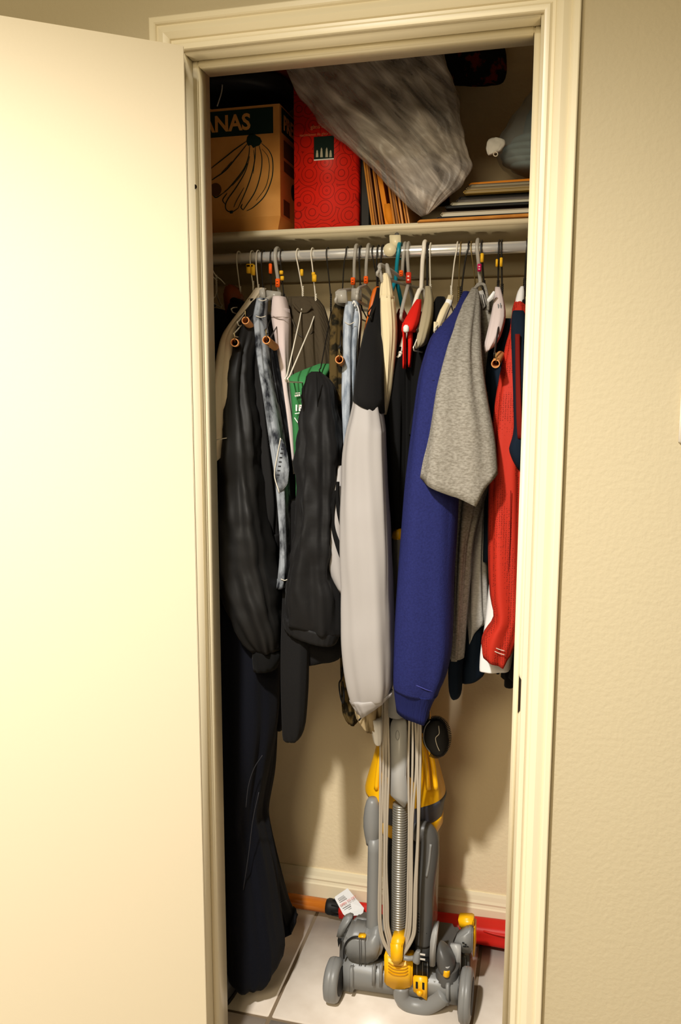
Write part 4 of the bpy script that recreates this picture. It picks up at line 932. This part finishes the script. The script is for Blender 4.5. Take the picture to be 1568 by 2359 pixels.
# navy sweatshirt
g = garment('navy_sweatshirt', 'navy blue sweatshirt with a long ribbed-cuff sleeve', 'sweatshirt', 960, 1660, .2)
loft('sleeve', [(672, 1066, 1082, .35, .012), (692, 1057, 1084, .33, .022), (720, 1042, 1080, .30, .032), (750, 1015, 1072, .268, .04), (780, 991, 1064, .245, .046), (841, 971, 1058, .222, .052), (890, 961, 1056, .21, .056), (984, 949, 1056, .20, .06), (1064, 939, 1056, .195, .062), (1131, 932, 1055, .19, .063), (1238, 924, 1050, .188, .063), (1332, 917, 1044, .186, .062), (1428, 911, 1042, .185, .06), (1500, 908, 1038, .185, .057), (1540, 907, 1554, 1027, .185, .054, .002), (1562, 907, 1584, 1014, .185, .050, .003), (1574, 909, 1600, 1008, .185, .047, .004)], m_navy, g, n=80, fold=(.004, 3, 3), seed=67, hollow=False)
loft('ribbed_cuff', [(1569, 909, 1596, 1010, .185, .044, .003), (1580, 909, 1606, 1003, .185, .040, .003), (1606, 911, 1630, 992, .185, .030, .002), (1634, 914, 1652, 986, .185, .022, .002)], m_navyrib, g, n=120, fold=(.0012, 30, 0), seed=68, sq=3.0, hem=(.72, .012, .04))
tube('cuff_seam', on([(914, 1571), (925, 1569), (945, 1573), (968, 1583), (985, 1590), (1000, 1594)], 909, 1010, .185, .050), .0009, flat((70, 72, 150)), g, 5)
tube('yoke_seam', on([(965, 880), (980, 877), (1000, 876)], 961, 1056, .211, .056), .0009, flat((28, 30, 80)), g, 5)
torso(g, m_navy, X(1050, 800, .36), 1.62, 1.0, .25, .56, .016, seed=69)

# grey tee with wide hem, and the pale tees behind it
g = garment('grey_tee', 'heather grey tee with a wide sleeve in front of the navy sweatshirt', 'shirt', 1050, 1140, .18)
loft('sleeve', [(664, 1086, 1100, .345, .012), (682, 1076, 1104, .325, .02), (705, 1063, 1106, .30, .03), (748, 1046, 1106, .265, .038), (815, 1024, 1108, .225, .046), (900, 998, 1118, .195, .054), (1000, 981, 1136, .175, .06), (1056, 971, 1142, .165, .062), (1092, 965, 1090, 1144, .16, .062, 0)], m_grey, g, n=90, fold=(.012, 3, 1.2), seed=71, hem=(.5, .058, .09))
loft('body', [(690, 1090, 1135, .375, .02), (740, 1095, 1148, .375, .03), (820, 1090, 1148, .37, .035), (950, 1070, 1142, .35, .04), (1080, 1052, 1132, .33, .045), (1160, 1046, 1112, .315, .045), (1240, 1046, 1092, .305, .045), (1330, 1044, 1083, .30, .045), (1420, 1042, 1075, .30, .045), (1509, 1038, 1069, .30, .045)], m_grey, g, n=70, fold=(.007, 5, 4), seed=72)
tube('neckband', pp([(1085, 674), (1093, 664), (1104, 656), (1113, 655), (1118, 664), (1123, 690), (1124, 715)], .335), .0032, m_grey, g, 8)
prism('neck_label', [(1096, 672), (1112, 668), (1122, 700), (1112, 712)], .338, .341, m_grey2, g, .0006)
for k in range(3): tube('label_print', pp([(1102+k*5, 678), (1108+k*5, 704)], .337), .0008, m_black, g, 5, 1)
g = garment('pale_grey_tee', 'pale grey tee with a curled hem right of the grey tee', 'shirt', 1100, 1440, .34)
loft('body', [(900, 1105, 1150, .39, .03), (1100, 1092, 1135, .385, .035), (1200, 1086, 1124, .38, .036), (1300, 1078, 1122, .37, .036), (1400, 1074, 1126, .365, .036), (1432, 1075, 1428, 1127, .365, .034, 0), (1482, 1081, 1440, 1100, .365, .03, 0)], m_grey2, g, fold=(.006, 4, 5), seed=74)
g = garment('pale_blue_tee', 'sliver of a pale blue tee beside the red jersey', 'shirt', 1130, 1420, .4)
loft('body', [(900, 1118, 1160, .43, .02), (1100, 1108, 1142, .43, .022), (1250, 1104, 1138, .425, .022), (1380, 1100, 1140, .42, .022), (1424, 1104, 1139, .42, .02)], m_paleblue, g, fold=(.004, 4, 5), seed=75)
loft('white_hem', [(1380, 1090, 1122, .41, .03), (1450, 1090, 1118, .41, .03), (1492, 1092, 1116, .41, .028)], m_grey2, g, fold=(.004, 4, 5), seed=76)
# printed pale tee near the strike side
g = garment('printed_pale_tee', 'small pale tee with dark print under the yellow tags', 'shirt', 1130, 810, .3)
loft('sleeve', [(662, 1140, 1152, .35, .01), (690, 1137, 1160, .335, .018), (730, 1130, 1164, .31, .022), (775, 1121, 1152, .285, .024), (798, 1117, 1138, .275, .022), (812, 1119, 804, 1130, .272, .016, .002)], m_mauve, g, fold=(.003, 4, 6), seed=77)
for q in ([(1147, 700), (1150, 730)], [(1152, 698), (1155, 726)]): ribbon('print', on(q, 1135, 1162, .322, .02), .0022, m_inkgrey, g, th=.0005, smooth=1)
prism('paper_tag', [(1121, 690), (1136, 670), (1141, 673), (1136, 688), (1124, 698)], .30, .302, m_paper, g, .0004)
g = garment('dark_teal_shirt', 'very dark teal shirt between the grey tee and red jersey', 'shirt', 1140, 1000, .33)
loft('body', [(735, 1140, 1182, .36, .02), (820, 1122, 1176, .35, .03), (900, 1120, 1160, .34, .034), (980, 1128, 1152, .34, .03), (1120, 1118, 1142, .35, .03), (1290, 1112, 1132, .36, .028)], m_navytrim, g, fold=(.006, 4, 6), seed=78)

# red mesh jersey
g = garment('red_mesh_jersey', 'red mesh sports jersey with dark navy armhole trim', 'jersey', 1160, 1530, .22)
loft('body', [(686, 1188, 1204, .345, .012), (704, 1182, 1212, .335, .018), (730, 1178, 1216, .32, .024), (761, 1174, 1218, .30, .03), (801, 1163, 1218, .28, .036), (858, 1152, 1218, .265, .04), (917, 1141, 1216, .255, .044), (984, 1133, 1216, .25, .046), (1091, 1127, 1216, .245, .048), (1171, 1124, 1215, .24, .048), (1290, 1124, 1212, .235, .05), (1370, 1128, 1210, .232, .05), (1420, 1136, 1204, .23, .05), (1455, 1114, 1196, .23, .05), (1478, 1108, 1482, 1184, .23, .047, 0), (1498, 1111, 1490, 1181, .23, .042, 0)], m_red, g, n=80, fold=(.006, 4, 3), seed=79, hem=(.45, .034, .06))
loft('armhole_trim', [(716, 1181, 1206, .302, .012), (740, 1177, 1212, .285, .018), (800, 1177, 1214, .255, .024), (858, 1179, 1214, .235, .026), (920, 1181, 1213, .222, .028), (984, 1183, 1212, .212, .028), (1012, 1178, 1211, .21, .028), (1032, 1172, 1210, .209, .026), (1050, 1176, 1210, .209, .024), (1068, 1184, 1208, .21, .018), (1082, 1194, 1204, .212, .008)], m_navytrim, g, n=60, fold=(.001, 3, 3), seed=80, hollow=False)
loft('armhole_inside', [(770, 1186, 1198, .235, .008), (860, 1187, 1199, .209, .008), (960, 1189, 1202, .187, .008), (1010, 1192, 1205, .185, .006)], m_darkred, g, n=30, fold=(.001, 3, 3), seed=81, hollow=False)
for dy in (0, 9): tube('hem_stitch', on([(1116, 1470+dy), (1128, 1482+dy), (1142, 1493+dy), (1162, 1500+dy)], 1108, 1184, .23, .048), .0008, m_thread, g, 5)
tube('side_seam', on([(1176, 1130), (1174, 1250), (1168, 1350), (1158, 1420)], 1124, 1214, .237, .0485), .0008, m_darkred, g, 5)
g = garment('white_undershirt', 'white hem showing beneath the red mesh jersey', 'shirt', 1140, 1538, .28)
loft('body', [(1300, 1130, 1205, .295, .03), (1420, 1118, 1192, .29, .032), (1490, 1107, 1183, .285, .034), (1530, 1105, 1177, .285, .034), (1538, 1106, 1175, .285, .034, .002)], m_whitec, g, fold=(.005, 3, 5), seed=82)
g = garment('black_coat', 'black coat edge against the strike jamb below the jersey', 'coat', 1190, 1560, .3)
loft('body', [(1000, 1195, 1240, .32, .04), (1300, 1190, 1235, .31, .045), (1480, 1183, 1230, .305, .045), (1540, 1174, 1226, .305, .045), (1552, 1172, 1575, 1222, .305, .042, 0)], m_black, g, fold=(.004, 4, 5), seed=83)
loft('drawcord', [(1520, 1141, 1151, .33, .006), (1542, 1140, 1152, .33, .006), (1552, 1143, 1150, .33, .005)], m_black, g, n=14, fold=(.0005, 3, 3), hollow=False, seed=84)
# dark navy mittens of fabric under the tees
g = garment('dark_navy_sweater', 'dark navy sweater hem and sleeve end under the grey tees', 'sweater', 1070, 1600, .35)
loft('sleeve_end', [(1430, 1036, 1070, .345, .028), (1510, 1034, 1068, .345, .028), (1545, 1032, 1065, .345, .028), (1588, 1034, 1063, .345, .026), (1604, 1040, 1058, .345, .02), (1609, 1045, 1053, .345, .01)], m_navytrim, g, fold=(.002, 3, 5), seed=85, hollow=False)
loft('hem', [(1420, 1072, 1116, .375, .03), (1490, 1070, 1111, .375, .032), (1530, 1064, 1116, .375, .034), (1552, 1064, 1548, 1118, .375, .034, 0), (1571, 1064, 1556, 1112, .375, .03, 0)], m_navytrim, g, fold=(.003, 3, 5), seed=86)
# khaki hems under the white sleeve
g = garment('khaki_trousers', 'khaki and cream trouser hems crumpled under the white sleeve', 'trousers', 850, 1700, .3)
loft('hem', [(1560, 818, 880, .30, .03), (1615, 816, 880, .30, .032), (1650, 822, 878, .30, .03), (1680, 845, 877, .30, .024)], m_khaki, g, fold=(.006, 6, 12), seed=87, wr=.003, wrs=40)
loft('pocket_lining', [(1655, 850, 880, .285, .014), (1690, 857, 880, .285, .014), (1708, 861, 879, .285, .012), (1716, 868, 876, .285, .006)], m_whitec, g, n=30, fold=(.003, 4, 10), seed=88, hollow=False)
for q in ([(790, 1520), (787, 1560), (781, 1575), (784, 1605), (790, 1620), (792, 1600), (789, 1570)],): tube('drawstring', pp(q, .31), .0018, m_black, g, 6)
tube('buckle', pp([(826, 1660), (838, 1646), (845, 1632)], .262), .0016, m_black, g, 6)
# ================================================================== VACUUM CLEANER (seen from its hose side)
vc = thing('upright_vacuum', 'grey and yellow upright vacuum cleaner parked on the tiles', 'vacuum cleaner', (.36, .38, 0))
def wheel(name, cx, cy, Yc, rpx, wpx, parent):
    c = at(cx, cy, Yc); r = c.z; s = mpp(cx, cy, Yc); w = wpx*s/2
    prof = [(-w, r*.55), (-w, r*.80), (-w*.86, r*.93), (-w*.55, r*.985), (-.0012, r), (0, r*.985), (.0012, r), (w*.55, r*.985), (w*.86, r*.93), (w, r*.80), (w, r*.55)]
    V = []; F = []; n = 48
    for xo, rad in prof:
        for k in range(n):
            a = 2*PI*k/n; V.append(Vector((c.x+xo, c.y+rad*math.cos(a), r+rad*math.sin(a))))
    for i in range(len(prof)-1):
        for k in range(n): F.append((i*n+k, i*n+(k+1) % n, (i+1)*n+(k+1) % n, (i+1)*n+k))
    F.append(tuple(range(n))); F.append(tuple((len(prof)-1)*n+k for k in range(n)))
    o = autosmooth(pyd(name, V, F, m_vgrey, parent, True), 50)
    # dark recessed hub face
    hub = link('hub', bpy.data.meshes.new('hub'), m_vblack, None)
    bm = bmesh.new(); bmesh.ops.create_cone(bm, cap_ends=True, segments=32, radius1=r*.72, radius2=r*.66, depth=w*2.16)
    bmesh.ops.rotate(bm, verts=bm.verts, matrix=Matrix.Rotation(PI/2, 3, 'Y')); bmesh.ops.translate(bm, verts=bm.verts, vec=(c.x, c.y, r)); bm.to_mesh(hub.data); bm.free()
    hub.parent = o; hub.matrix_parent_inverse = Matrix.Identity(4)
    return c, r
wl, rl = wheel('wheel', 769, 2257, .300, 57, 31, vc)
wr_, rr_ = wheel('wheel', 1073, 2292, .315, 57, 28, vc)
# axle housing between the wheels
prism('axle_housing', [(786, 2222), (815, 2226), (880, 2240), (1000, 2262), (1058, 2268), (1058, 2320), (1030, 2316), (1026, 2304), (960, 2300), (890, 2292), (812, 2281), (806, 2288), (786, 2284)], .312, .37, m_vgrey, vc, .004)
for px0, px1, t, b in ((804, 812, 2232, 2287), (856, 863, 2230, 2272), (873, 879, 2226, 2276), (1026, 1034, 2270, 2318)):
    prism('housing_rib', [(px0, t), (px1, t), (px1, b), (px0, b)], .302, .32, m_vgrey, vc, .001)
# cleaner head behind, towards the back wall
def headx(px, py, Y): return at(px, py, Y).x
hx0, hx1 = headx(782, 2150, .40), headx(1084, 2170, .40)
hexa('cleaner_head', [(hx0, .385, .012), (hx1, .395, .012), (hx1, .395, .106), (hx0, .385, .106), (hx0+.004, .52, .012), (hx1-.004, .53, .012), (hx1-.05, .525, .096), (hx0+.03, .515, .096)], m_vdark, vc, .010)
prism('head_corner', [(773, 2164), (778, 2140), (788, 2120), (806, 2112), (812, 2122), (800, 2142), (793, 2160), (788, 2166)], .395, .42, m_vgrey, vc, .004)
prism('head_spur', [(777, 2165), (785, 2166), (779, 2183)], .378, .385, m_vblack, vc)
prism('head_cover', [(815, 2118), (850, 2122), (850, 2170), (806, 2158)], .382, .40, m_vgrey, vc, .004)
prism('head_side_plate', [(1040, 2184), (1052, 2160), (1075, 2146), (1088, 2147), (1088, 2190), (1084, 2199), (1062, 2197), (1058, 2184)], .368, .398, m_vgrey, vc, .003)
for k, (px, py, w) in enumerate(((1064, 2172, 5), (1070, 2176, 4), (1066, 2180, 8), (1075, 2181, 4))):
    q = at(px, py, .3645); box('moulded_mark', (q.x, .364, q.z-.0012), (q.x+w*.001, .366, q.z+.0012), m_vblack, vc)
prism('yellow_pedal', [(1054, 2118), (1088, 2119), (1091, 2124), (1090, 2148), (1083, 2143), (1058, 2141)], .40, .43, m_vyel, vc, .003)
prism('yellow_edge', [(1089, 2146), (1093, 2150), (1092, 2205), (1089, 2205)], .385, .44, m_vyel, vc, .001)
# exhaust duct on the left that turns up into the left column
duct = prism('duct_elbow', [(788, 2180), (790, 2166), (800, 2156), (820, 2158), (842, 2163), (848, 2150), (878, 2150), (882, 2185), (874, 2210), (852, 2226), (826, 2227), (806, 2221), (794, 2210)], .318, .40, m_vgrey, vc, .010, 3)
lathe_px('column', 862, .36, [(1930, 14.5), (1960, 14.5), (2060, 15.5), (2130, 16.5), (2165, 17.5), (2190, 17)], m_vgrey, vc, 32)
lathe_px('column_bulb', 858, .365, [(1838, 9), (1846, 14), (1862, 18), (1885, 20.5), (1905, 20.5), (1922, 18), (1936, 15), (1944, 14)], m_vgrey, vc, 36)
tube('duct_seal', pp([(792, 2208), (792, 2190), (797, 2172), (810, 2160), (824, 2158)], .3155), .0020, m_vblack, vc, 8)
for px in (827, 831, 840): tube('duct_joint', pp([(px, 2163), (px+1, 2195), (px, 2226)], .3165), .0008, m_vdark, vc, 5)
prism('duct_clip', [(824, 2157), (841, 2158), (841, 2162), (826, 2161)], .315, .33, m_vyel, vc, .0006)
# right column and its bent pipe
tube('right_pipe', pp([(955, 1925), (966, 1913), (980, 1914), (989, 1932), (989, 1965), (985, 2000), (980, 2040), (978, 2090), (976, 2140), (974, 2172)], .368), lambda t: .0205+.0015*math.sin(t*3), m_vdark, vc, 20)
tube('pipe_highlight', pp([(992, 1945), (988, 1985), (982, 2020)], .3465), .003, m_vgrey, vc, 8)  # highlight on the pipe, put in as a lighter grey strip
lathe_px('lower_collar', 978, .37, [(2015, 16), (2030, 19), (2100, 20), (2160, 20), (2195, 18), (2205, 14)], m_vdark, vc, 32)
for k in range(7):
    q0 = at(962, 2105+k*7.0, .3495); wd = .020 if k % 3 else .016
    for j in range(3): box('rating_print', (q0.x+j*.008, .3488, q0.z-.0011), (q0.x+j*.008+.0055*(1-.2*((k+j) % 2)), .352, q0.z+.0011), m_vblack, vc)
# clear bin and yellow cyclone shroud
lathe_px('clear_bin', 940, .45, [(1878, 72), (1885, 72), (2000, 71), (2105, 69), (2125, 66)], m_bin, vc, 48)
lathe_px('bin_core', 940, .45, [(1870, 42), (1900, 44), (2000, 34), (2060, 40), (2120, 55), (2135, 62)], m_vdark, vc, 36)
lathe_px('cyclone_shroud', 936, .45, [(1590, 40), (1610, 50), (1660, 58), (1718, 66), (1760, 77), (1800, 88), (1815, 91), (1822, 90)], m_vyel, vc, 64)
for px, w in ((868, 5), (985, 7), (1003, 5)):
    tube('shroud_rib', pp([(px+(936-px)*.28, 1700), (px+(936-px)*.08, 1760), (px-(936-px)*.02, 1818)], .366 if px > 900 else .374), .006, m_vyel, vc, 10)
lathe_px('slate_band', 936, .45, [(1816, 89), (1822, 90), (1836, 86), (1856, 83), (1866, 82)], m_vblue, vc, 64)
lathe_px('yellow_ring', 936, .45, [(1862, 82), (1868, 83), (1884, 82), (1896, 76), (1903, 62)], m_vyel, vc, 64)
lathe_px('motor_neck', 936, .45, [(1560, 22), (1600, 26), (1640, 32), (1660, 36)], m_vdark, vc, 32)
lathe_px('carry_handle', 978, .42, [(1600, 9), (1640, 12), (1670, 14), (1690, 12)], m_vyel, vc, 20)
# spine and wand
prism('spine', [(876, 1560), (966, 1560), (964, 1900), (960, 2180), (884, 2180), (880, 1900)], .372, .40, m_vblack, vc, .006)
lathe_px('wand', 917, .292, [(1236, 12), (1242, 13), (1300, 12.5), (1302, 14), (1420, 14), (1424, 16), (1560, 17), (1650, 18)], m_vgrey, vc, 28)
lathe_px('wand_cap', 917, .292, [(1217, 4), (1219, 9), (1225, 13), (1236, 14), (1241, 14)], m_vyel, vc, 28)
# crevice tool
prism('crevice_tool', [(897, 1680), (900, 1664), (908, 1653), (920, 1651), (930, 1656), (935, 1668), (936, 1740), (934, 1790), (939, 1846), (931, 1863), (897, 1832)], .312, .336, m_vlite, vc, .0022, 2)
tube('tool_notch', [at(915+4*math.cos(a), 1694+11*math.sin(a), .3112) for a in [k*PI/8 for k in range(17)]], .0007, m_vgrey, vc, 5, 1)
# ribbed hose
p0, p1 = at(919, 1850, .340), at(920, 2176, .340); N_ = 58; prof = []
for k in range(N_):
    z0 = p0.z+(p1.z-p0.z)*k/N_; dz = (p1.z-p0.z)/N_
    prof += [(z0, .0166), (z0+dz*.2, .0182), (z0+dz*.5, .0185), (z0+dz*.75, .0178), (z0+dz*.92, .0160)]
V, F = lathe_data(prof, (p0.x+p1.x)/2, .340, 28); pyd('hose', V, F, m_hose, vc, True)
# lower curved hose
tube('lower_hose', pp([(924, 2270), (926, 2296), (946, 2314), (978, 2318), (1008, 2304), (1024, 2290)], .315), .0195, m_vgrey, vc, 20)
# yellow hose cuff, hook and clip
prism('hose_cuff', [(884, 2200), (898, 2206), (934, 2214), (949, 2216), (948, 2276), (941, 2276), (934, 2281), (918, 2284), (902, 2281), (892, 2272), (884, 2269)], .300, .345, m_vyel, vc, .005, 3)
for k in range(4):
    tube('cuff_ridge', pp([(894, 2217+k*7), (904, 2224+k*7), (918, 2227+k*7), (932, 2226+k*7), (939, 2222+k*7)], .2985), .0013, flat((196, 138, 10)), vc, 6)
prism('cord_hook', [(898, 2173), (927, 2175), (926, 2214), (921, 2221), (912, 2225), (903, 2221), (899, 2213)], .281, .291, m_vyel, vc, .003)
prism('hook_neck', [(900, 2168), (930, 2170), (927, 2184), (900, 2182)], .283, .335, m_vyel, vc, .002)
prism('yellow_clip', [(951, 2252), (983, 2255), (983, 2307), (975, 2301), (951, 2285)], .303, .318, m_vyel, vc, .0015)
prism('clip_slot', [(957, 2262), (962, 2263), (962, 2278), (957, 2277)], .3015, .306, m_vblack, vc)
prism('clip_slot', [(972, 2264), (977, 2265), (977, 2281), (972, 2279)], .3015, .306, m_vblack, vc)
prism('clip_tab', [(959, 2284), (972, 2286), (972, 2296), (966, 2298), (959, 2293)], .299, .305, m_vyel, vc, .0015)
prism('black_panel', [(951, 2218), (986, 2214), (986, 2252), (951, 2250)], .312, .33, m_vblack, vc, .001)
for px in (960, 973, 984): tube('panel_line', pp([(px, 2216), (px, 2251)], .3115), .0007, m_vgrey, vc, 5, 1)
# wheel guard arc, motor pod, yellow button
prism('guard_arc', [(990, 2170), (993, 2154), (1000, 2147), (1006, 2144), (1003, 2180), (1001, 2229), (988, 2228)], .318, .36, m_vlite, vc, .002)
pod = loft('motor_pod', [(2169, 1010, 1014, .345, .006), (2178, 1007, 1024, .342, .018), (2194, 1005, 1038, .34, .028), (2212, 1006, 1047, .34, .032), (2224, 1010, 1048, .34, .032), (2234, 1020, 1044, .34, .026)], m_vdark, vc, n=36, step=.004, fold=(0, 3, 0), hollow=False, sq=2.2)
lathe_px('pod_neck', 1028, .318, [(2222, 9), (2228, 8.5), (2236, 8)], m_vlite, vc, 20)
lathe_px('pod_button', 1028, .314, [(2233, 8), (2236, 8.5), (2246, 8.3), (2248, 7)], m_vyel, vc, 20)
loft('pod_bowl', [(2220, 1003, 1058, .352, .036), (2243, 1004, 1057, .348, .038), (2254, 1006, 1056, .348, .036), (2266, 1014, 1048, .348, .028)], m_vdark, vc, n=36, step=.004, fold=(0, 3, 0), hollow=False)
prism('pod_frame', [(1036, 2178), (1061, 2181), (1060, 2235), (1050, 2243), (1044, 2243), (1048, 2205)], .356, .37, m_vlite, vc, .001)
# mains cord wound over the two hooks
for i, (la, lb, ra, rb_, lo) in enumerate(((876, 873, 968, 957, 2210), (880, 877, 964, 953, 2204), (886, 885, 956, 946, 2198), (889, 890, 950, 942, 2193), (893, 894, 943, 937, 2188))):
    wob = 3*math.sin(i*2.1)
    tube('cord', pp([(905, 1545), (la+2, 1560), (la, 1640), (la+wob, 1760), (la-1, 1880), (la-2-wob*.5, 1990), (lb-1, 2080), (lb, 2130), (lb+7, 2165), (899, lo-9), (913, lo), (927, lo-8), (rb_-5, 2160), (rb_, 2120), (rb_+2, 2040), (ra-4+wob, 1900), (ra-wob, 1760), (ra, 1640), (ra-2, 1560), (925, 1545)], .297+.002*i), .0029, m_cord, vc, 8, 5)
prism('upper_cord_hook', [(895, 1545), (945, 1545), (940, 1568), (900, 1568)], .30, .375, m_vgrey, vc, .002)
# plug
pg = loft('plug', [(2190, 958, 968, .285, .006), (2200, 952, 968, .285, .010), (2211, 950, 968, .285, .011), (2218, 958, 967, .285, .007)], m_vgrey, vc, n=24, step=.003, fold=(0, 3, 0), hollow=False)
tube('plug_tail', pp([(930, 2206), (940, 2208), (952, 2207)], .286), .0055, m_vgrey, vc, 10)
for py in (2197, 2208): 
    q = at(966, py, .283); box('prong', (q.x, .2815, q.z-.002), (q.x+.013, .283, q.z+.002), m_chrome, vc)
# round brush tool clipped on the side
bt = loft('brush_body', [(1656, 992, 1016, .335, .012), (1668, 977, 1026, .335, .016), (1690, 974, 1032, .335, .018), (1712, 975, 1034, .335, .018), (1730, 988, 1030, .335, .014), (1740, 1000, 1022, .335, .008)], m_vblack, vc, n=40, step=.004, fold=(0, 3, 0), hollow=False, sq=2.0)
bd = []
for k in range(46):
    a = -1.9+k*3.9/45; cx, cy = 1004+27*math.cos(a), 1698+40*math.sin(a)
    bd.append(tube_data([at(cx, cy, .33), at(1004+35*math.cos(a), 1698+49*math.sin(a), .322)], .0011, 5))
bo = merge('bristles', bd, m_vblack, vc); bo['kind'] = 'stuff'
tube('brush_rim', pp([(990, 1660), (979, 1675), (975, 1698), (980, 1718), (990, 1732)], .3215), .0012, m_vgrey, vc, 6)
tube('lint_thread', pp([(1010, 1672), (1011, 1690), (1003, 1700), (1006, 1716), (1012, 1730)], .3155), .0009, m_thread, vc, 5)
prism('tool_bracket', [(960, 1640), (985, 1650), (985, 1690), (962, 1690)], .345, .38, m_vblack, vc, .002)

# ================================================================== UMBRELLA ON THE FLOOR
um = thing('furled_umbrella', 'long furled red umbrella with wooden shaft lying by the baseboard', 'umbrella', (.35, .59, 0))
ry_ = .588
def uc(px, z): return Vector((at(px, 2080, ry_).x, ry_, z))
A0, A1 = uc(560, .040), uc(760, .040); A2 = uc(778, .040)
tube('wooden_shaft', [A0, A0.lerp(A1, .5), A1], .0185, m_umbwood, um, 24, 1)
V = []
tube('black_collar', [uc(752, .040), uc(757, .040), uc(763, .040), uc(772, .040), uc(786, .040)], lambda t: .0215 if .15 < t < .6 else .0185, m_vblack, um, 24, 1)
for k in range(8):
    a = 2*PI*k/8; d = Vector((0, math.cos(a)*.020, math.sin(a)*.020)); tube('rib_tip', [uc(766, .040)+d, uc(800, .040)+d*1.05], .0022, m_vblack, um, 6, 1)
R_ = lambda t: .0235+.0125*min(1, t*1.1)
n_ = 26; seg = 40; V = []; F = []
for i in range(n_+1):
    t = i/n_; c = uc(784, .0).lerp(uc(1330, .0), t); r = R_(t)
    for k in range(seg):
        a = 2*PI*k/seg; rr = r*(1+.07*math.sin(5*a+t*3)); V.append(Vector((c.x, c.y+rr*math.cos(a), max(.001, .0385+rr*math.sin(a)))))
for i in range(n_):
    for k in range(seg): F.append((i*seg+k, i*seg+(k+1) % seg, (i+1)*seg+(k+1) % seg, (i+1)*seg+k))
F.append(tuple(range(seg))); F.append(tuple(n_*seg+k for k in range(seg)))
pyd('red_canopy', V, F, m_umbred, um, True)
tube('closing_strap', [at(1090, 2138, .575), at(1118, 2146, .56), at(1140, 2152, .555), at(1175, 2159, .55)], .0028, m_umbred, um, 6)
# care tag leaning on the umbrella
tg = thing('care_tag', 'white paper care tag hanging from the umbrella collar', 'tag', (at(805, 2108, .54).x, .54, .03))
qa, qb, qc_, qd = at(800, 2046, .566), at(839, 2097, .548), at(795, 2110, .545), at(770, 2069, .562)
qe = at(827, 2109, .545)
P5 = [qa, at(838, 2092, .550), at(836, 2103, .547), qe, qc_, at(790, 2106, .546), qd, at(772, 2065, .563)]
nrm = (qb-qa).cross(qd-qa).normalized()
if nrm.y > 0: nrm = -nrm
V = P5+[p-nrm*.0006 for p in P5]; n = len(P5)
pyd('card', V, [tuple(range(n)), tuple(range(2*n-1, n-1, -1))]+[(k, (k+1) % n, n+(k+1) % n, n+k) for k in range(n)], m_paper, tg, False)
xd = (at(806, 2056, .56)-at(779, 2073, .56)).normalized(); zd = -nrm.cross(xd)
if zd.z < 0: zd = -zd
def tline(px, py, s, body, m, nm='tag_print'): text_obj(nm, body, s, m, tg, at(px, py, .558-(py-2060)*.0003)+nrm*.0012, xd, zd, .0001)
tline(785, 2089, .0085, 'OPEN TO DRY', m_inkred, 'red_lettering')
for k in range(3):
    a = at(789+k*2.5, 2093+k*4, .551)+nrm*.0012; ribbon('print_line', [a, a+xd*(.028-.002*k)], .0011, m_inkgrey, tg, .0002, 1, nrm)
for k in range(3):
    a = at(782-k*2.0, 2079-k*4, .557)+nrm*.0012; ribbon('print_line', [a, a+xd*(.026-.002*k)], .0010, m_inkgrey, tg, .0002, 1, nrm)

# black boot in the corner behind the hinge jamb
b0 = at(532, 2262, .235)
bt_ = thing('black_boot', 'black leather boot on the tiles behind the hinge jamb', 'shoe', (b0.x-.03, .27, 0))
xb = at(548, 2240, .27).x-.045
V = []; F = []; n = 28; prof = [(.0, .040, .105, .27), (.010, .045, .112, .27), (.012, .042, .108, .27), (.03, .044, .108, .27), (.05, .040, .098, .275), (.07, .034, .07, .295), (.10, .034, .052, .31), (.15, .036, .052, .312), (.20, .038, .054, .312), (.21, .036, .052, .312)]
for z_, hx, hy, yc in prof:
    for k in range(n):
        a = 2*PI*k/n; V.append(Vector((xb+hx*math.cos(a), yc+hy*math.sin(a), z_)))
for i in range(len(prof)-1):
    for k in range(n): F.append((i*n+k, i*n+(k+1) % n, (i+1)*n+(k+1) % n, (i+1)*n+k))
F.append(tuple(range(n))); F.append(tuple((len(prof)-1)*n+k for k in range(n)))
pyd('upper', V, F, m_leather, bt_, True)
sv = [Vector((xb+.046*math.cos(2*PI*k/28), .27+.114*math.sin(2*PI*k/28), z_)) for z_ in (0, .011) for k in range(28)]
pyd('sole', sv, [tuple(range(28)), tuple(range(55, 27, -1))]+[(k, (k+1) % 28, 28+(k+1) % 28, 28+k) for k in range(28)], m_vblack, bt_, False)
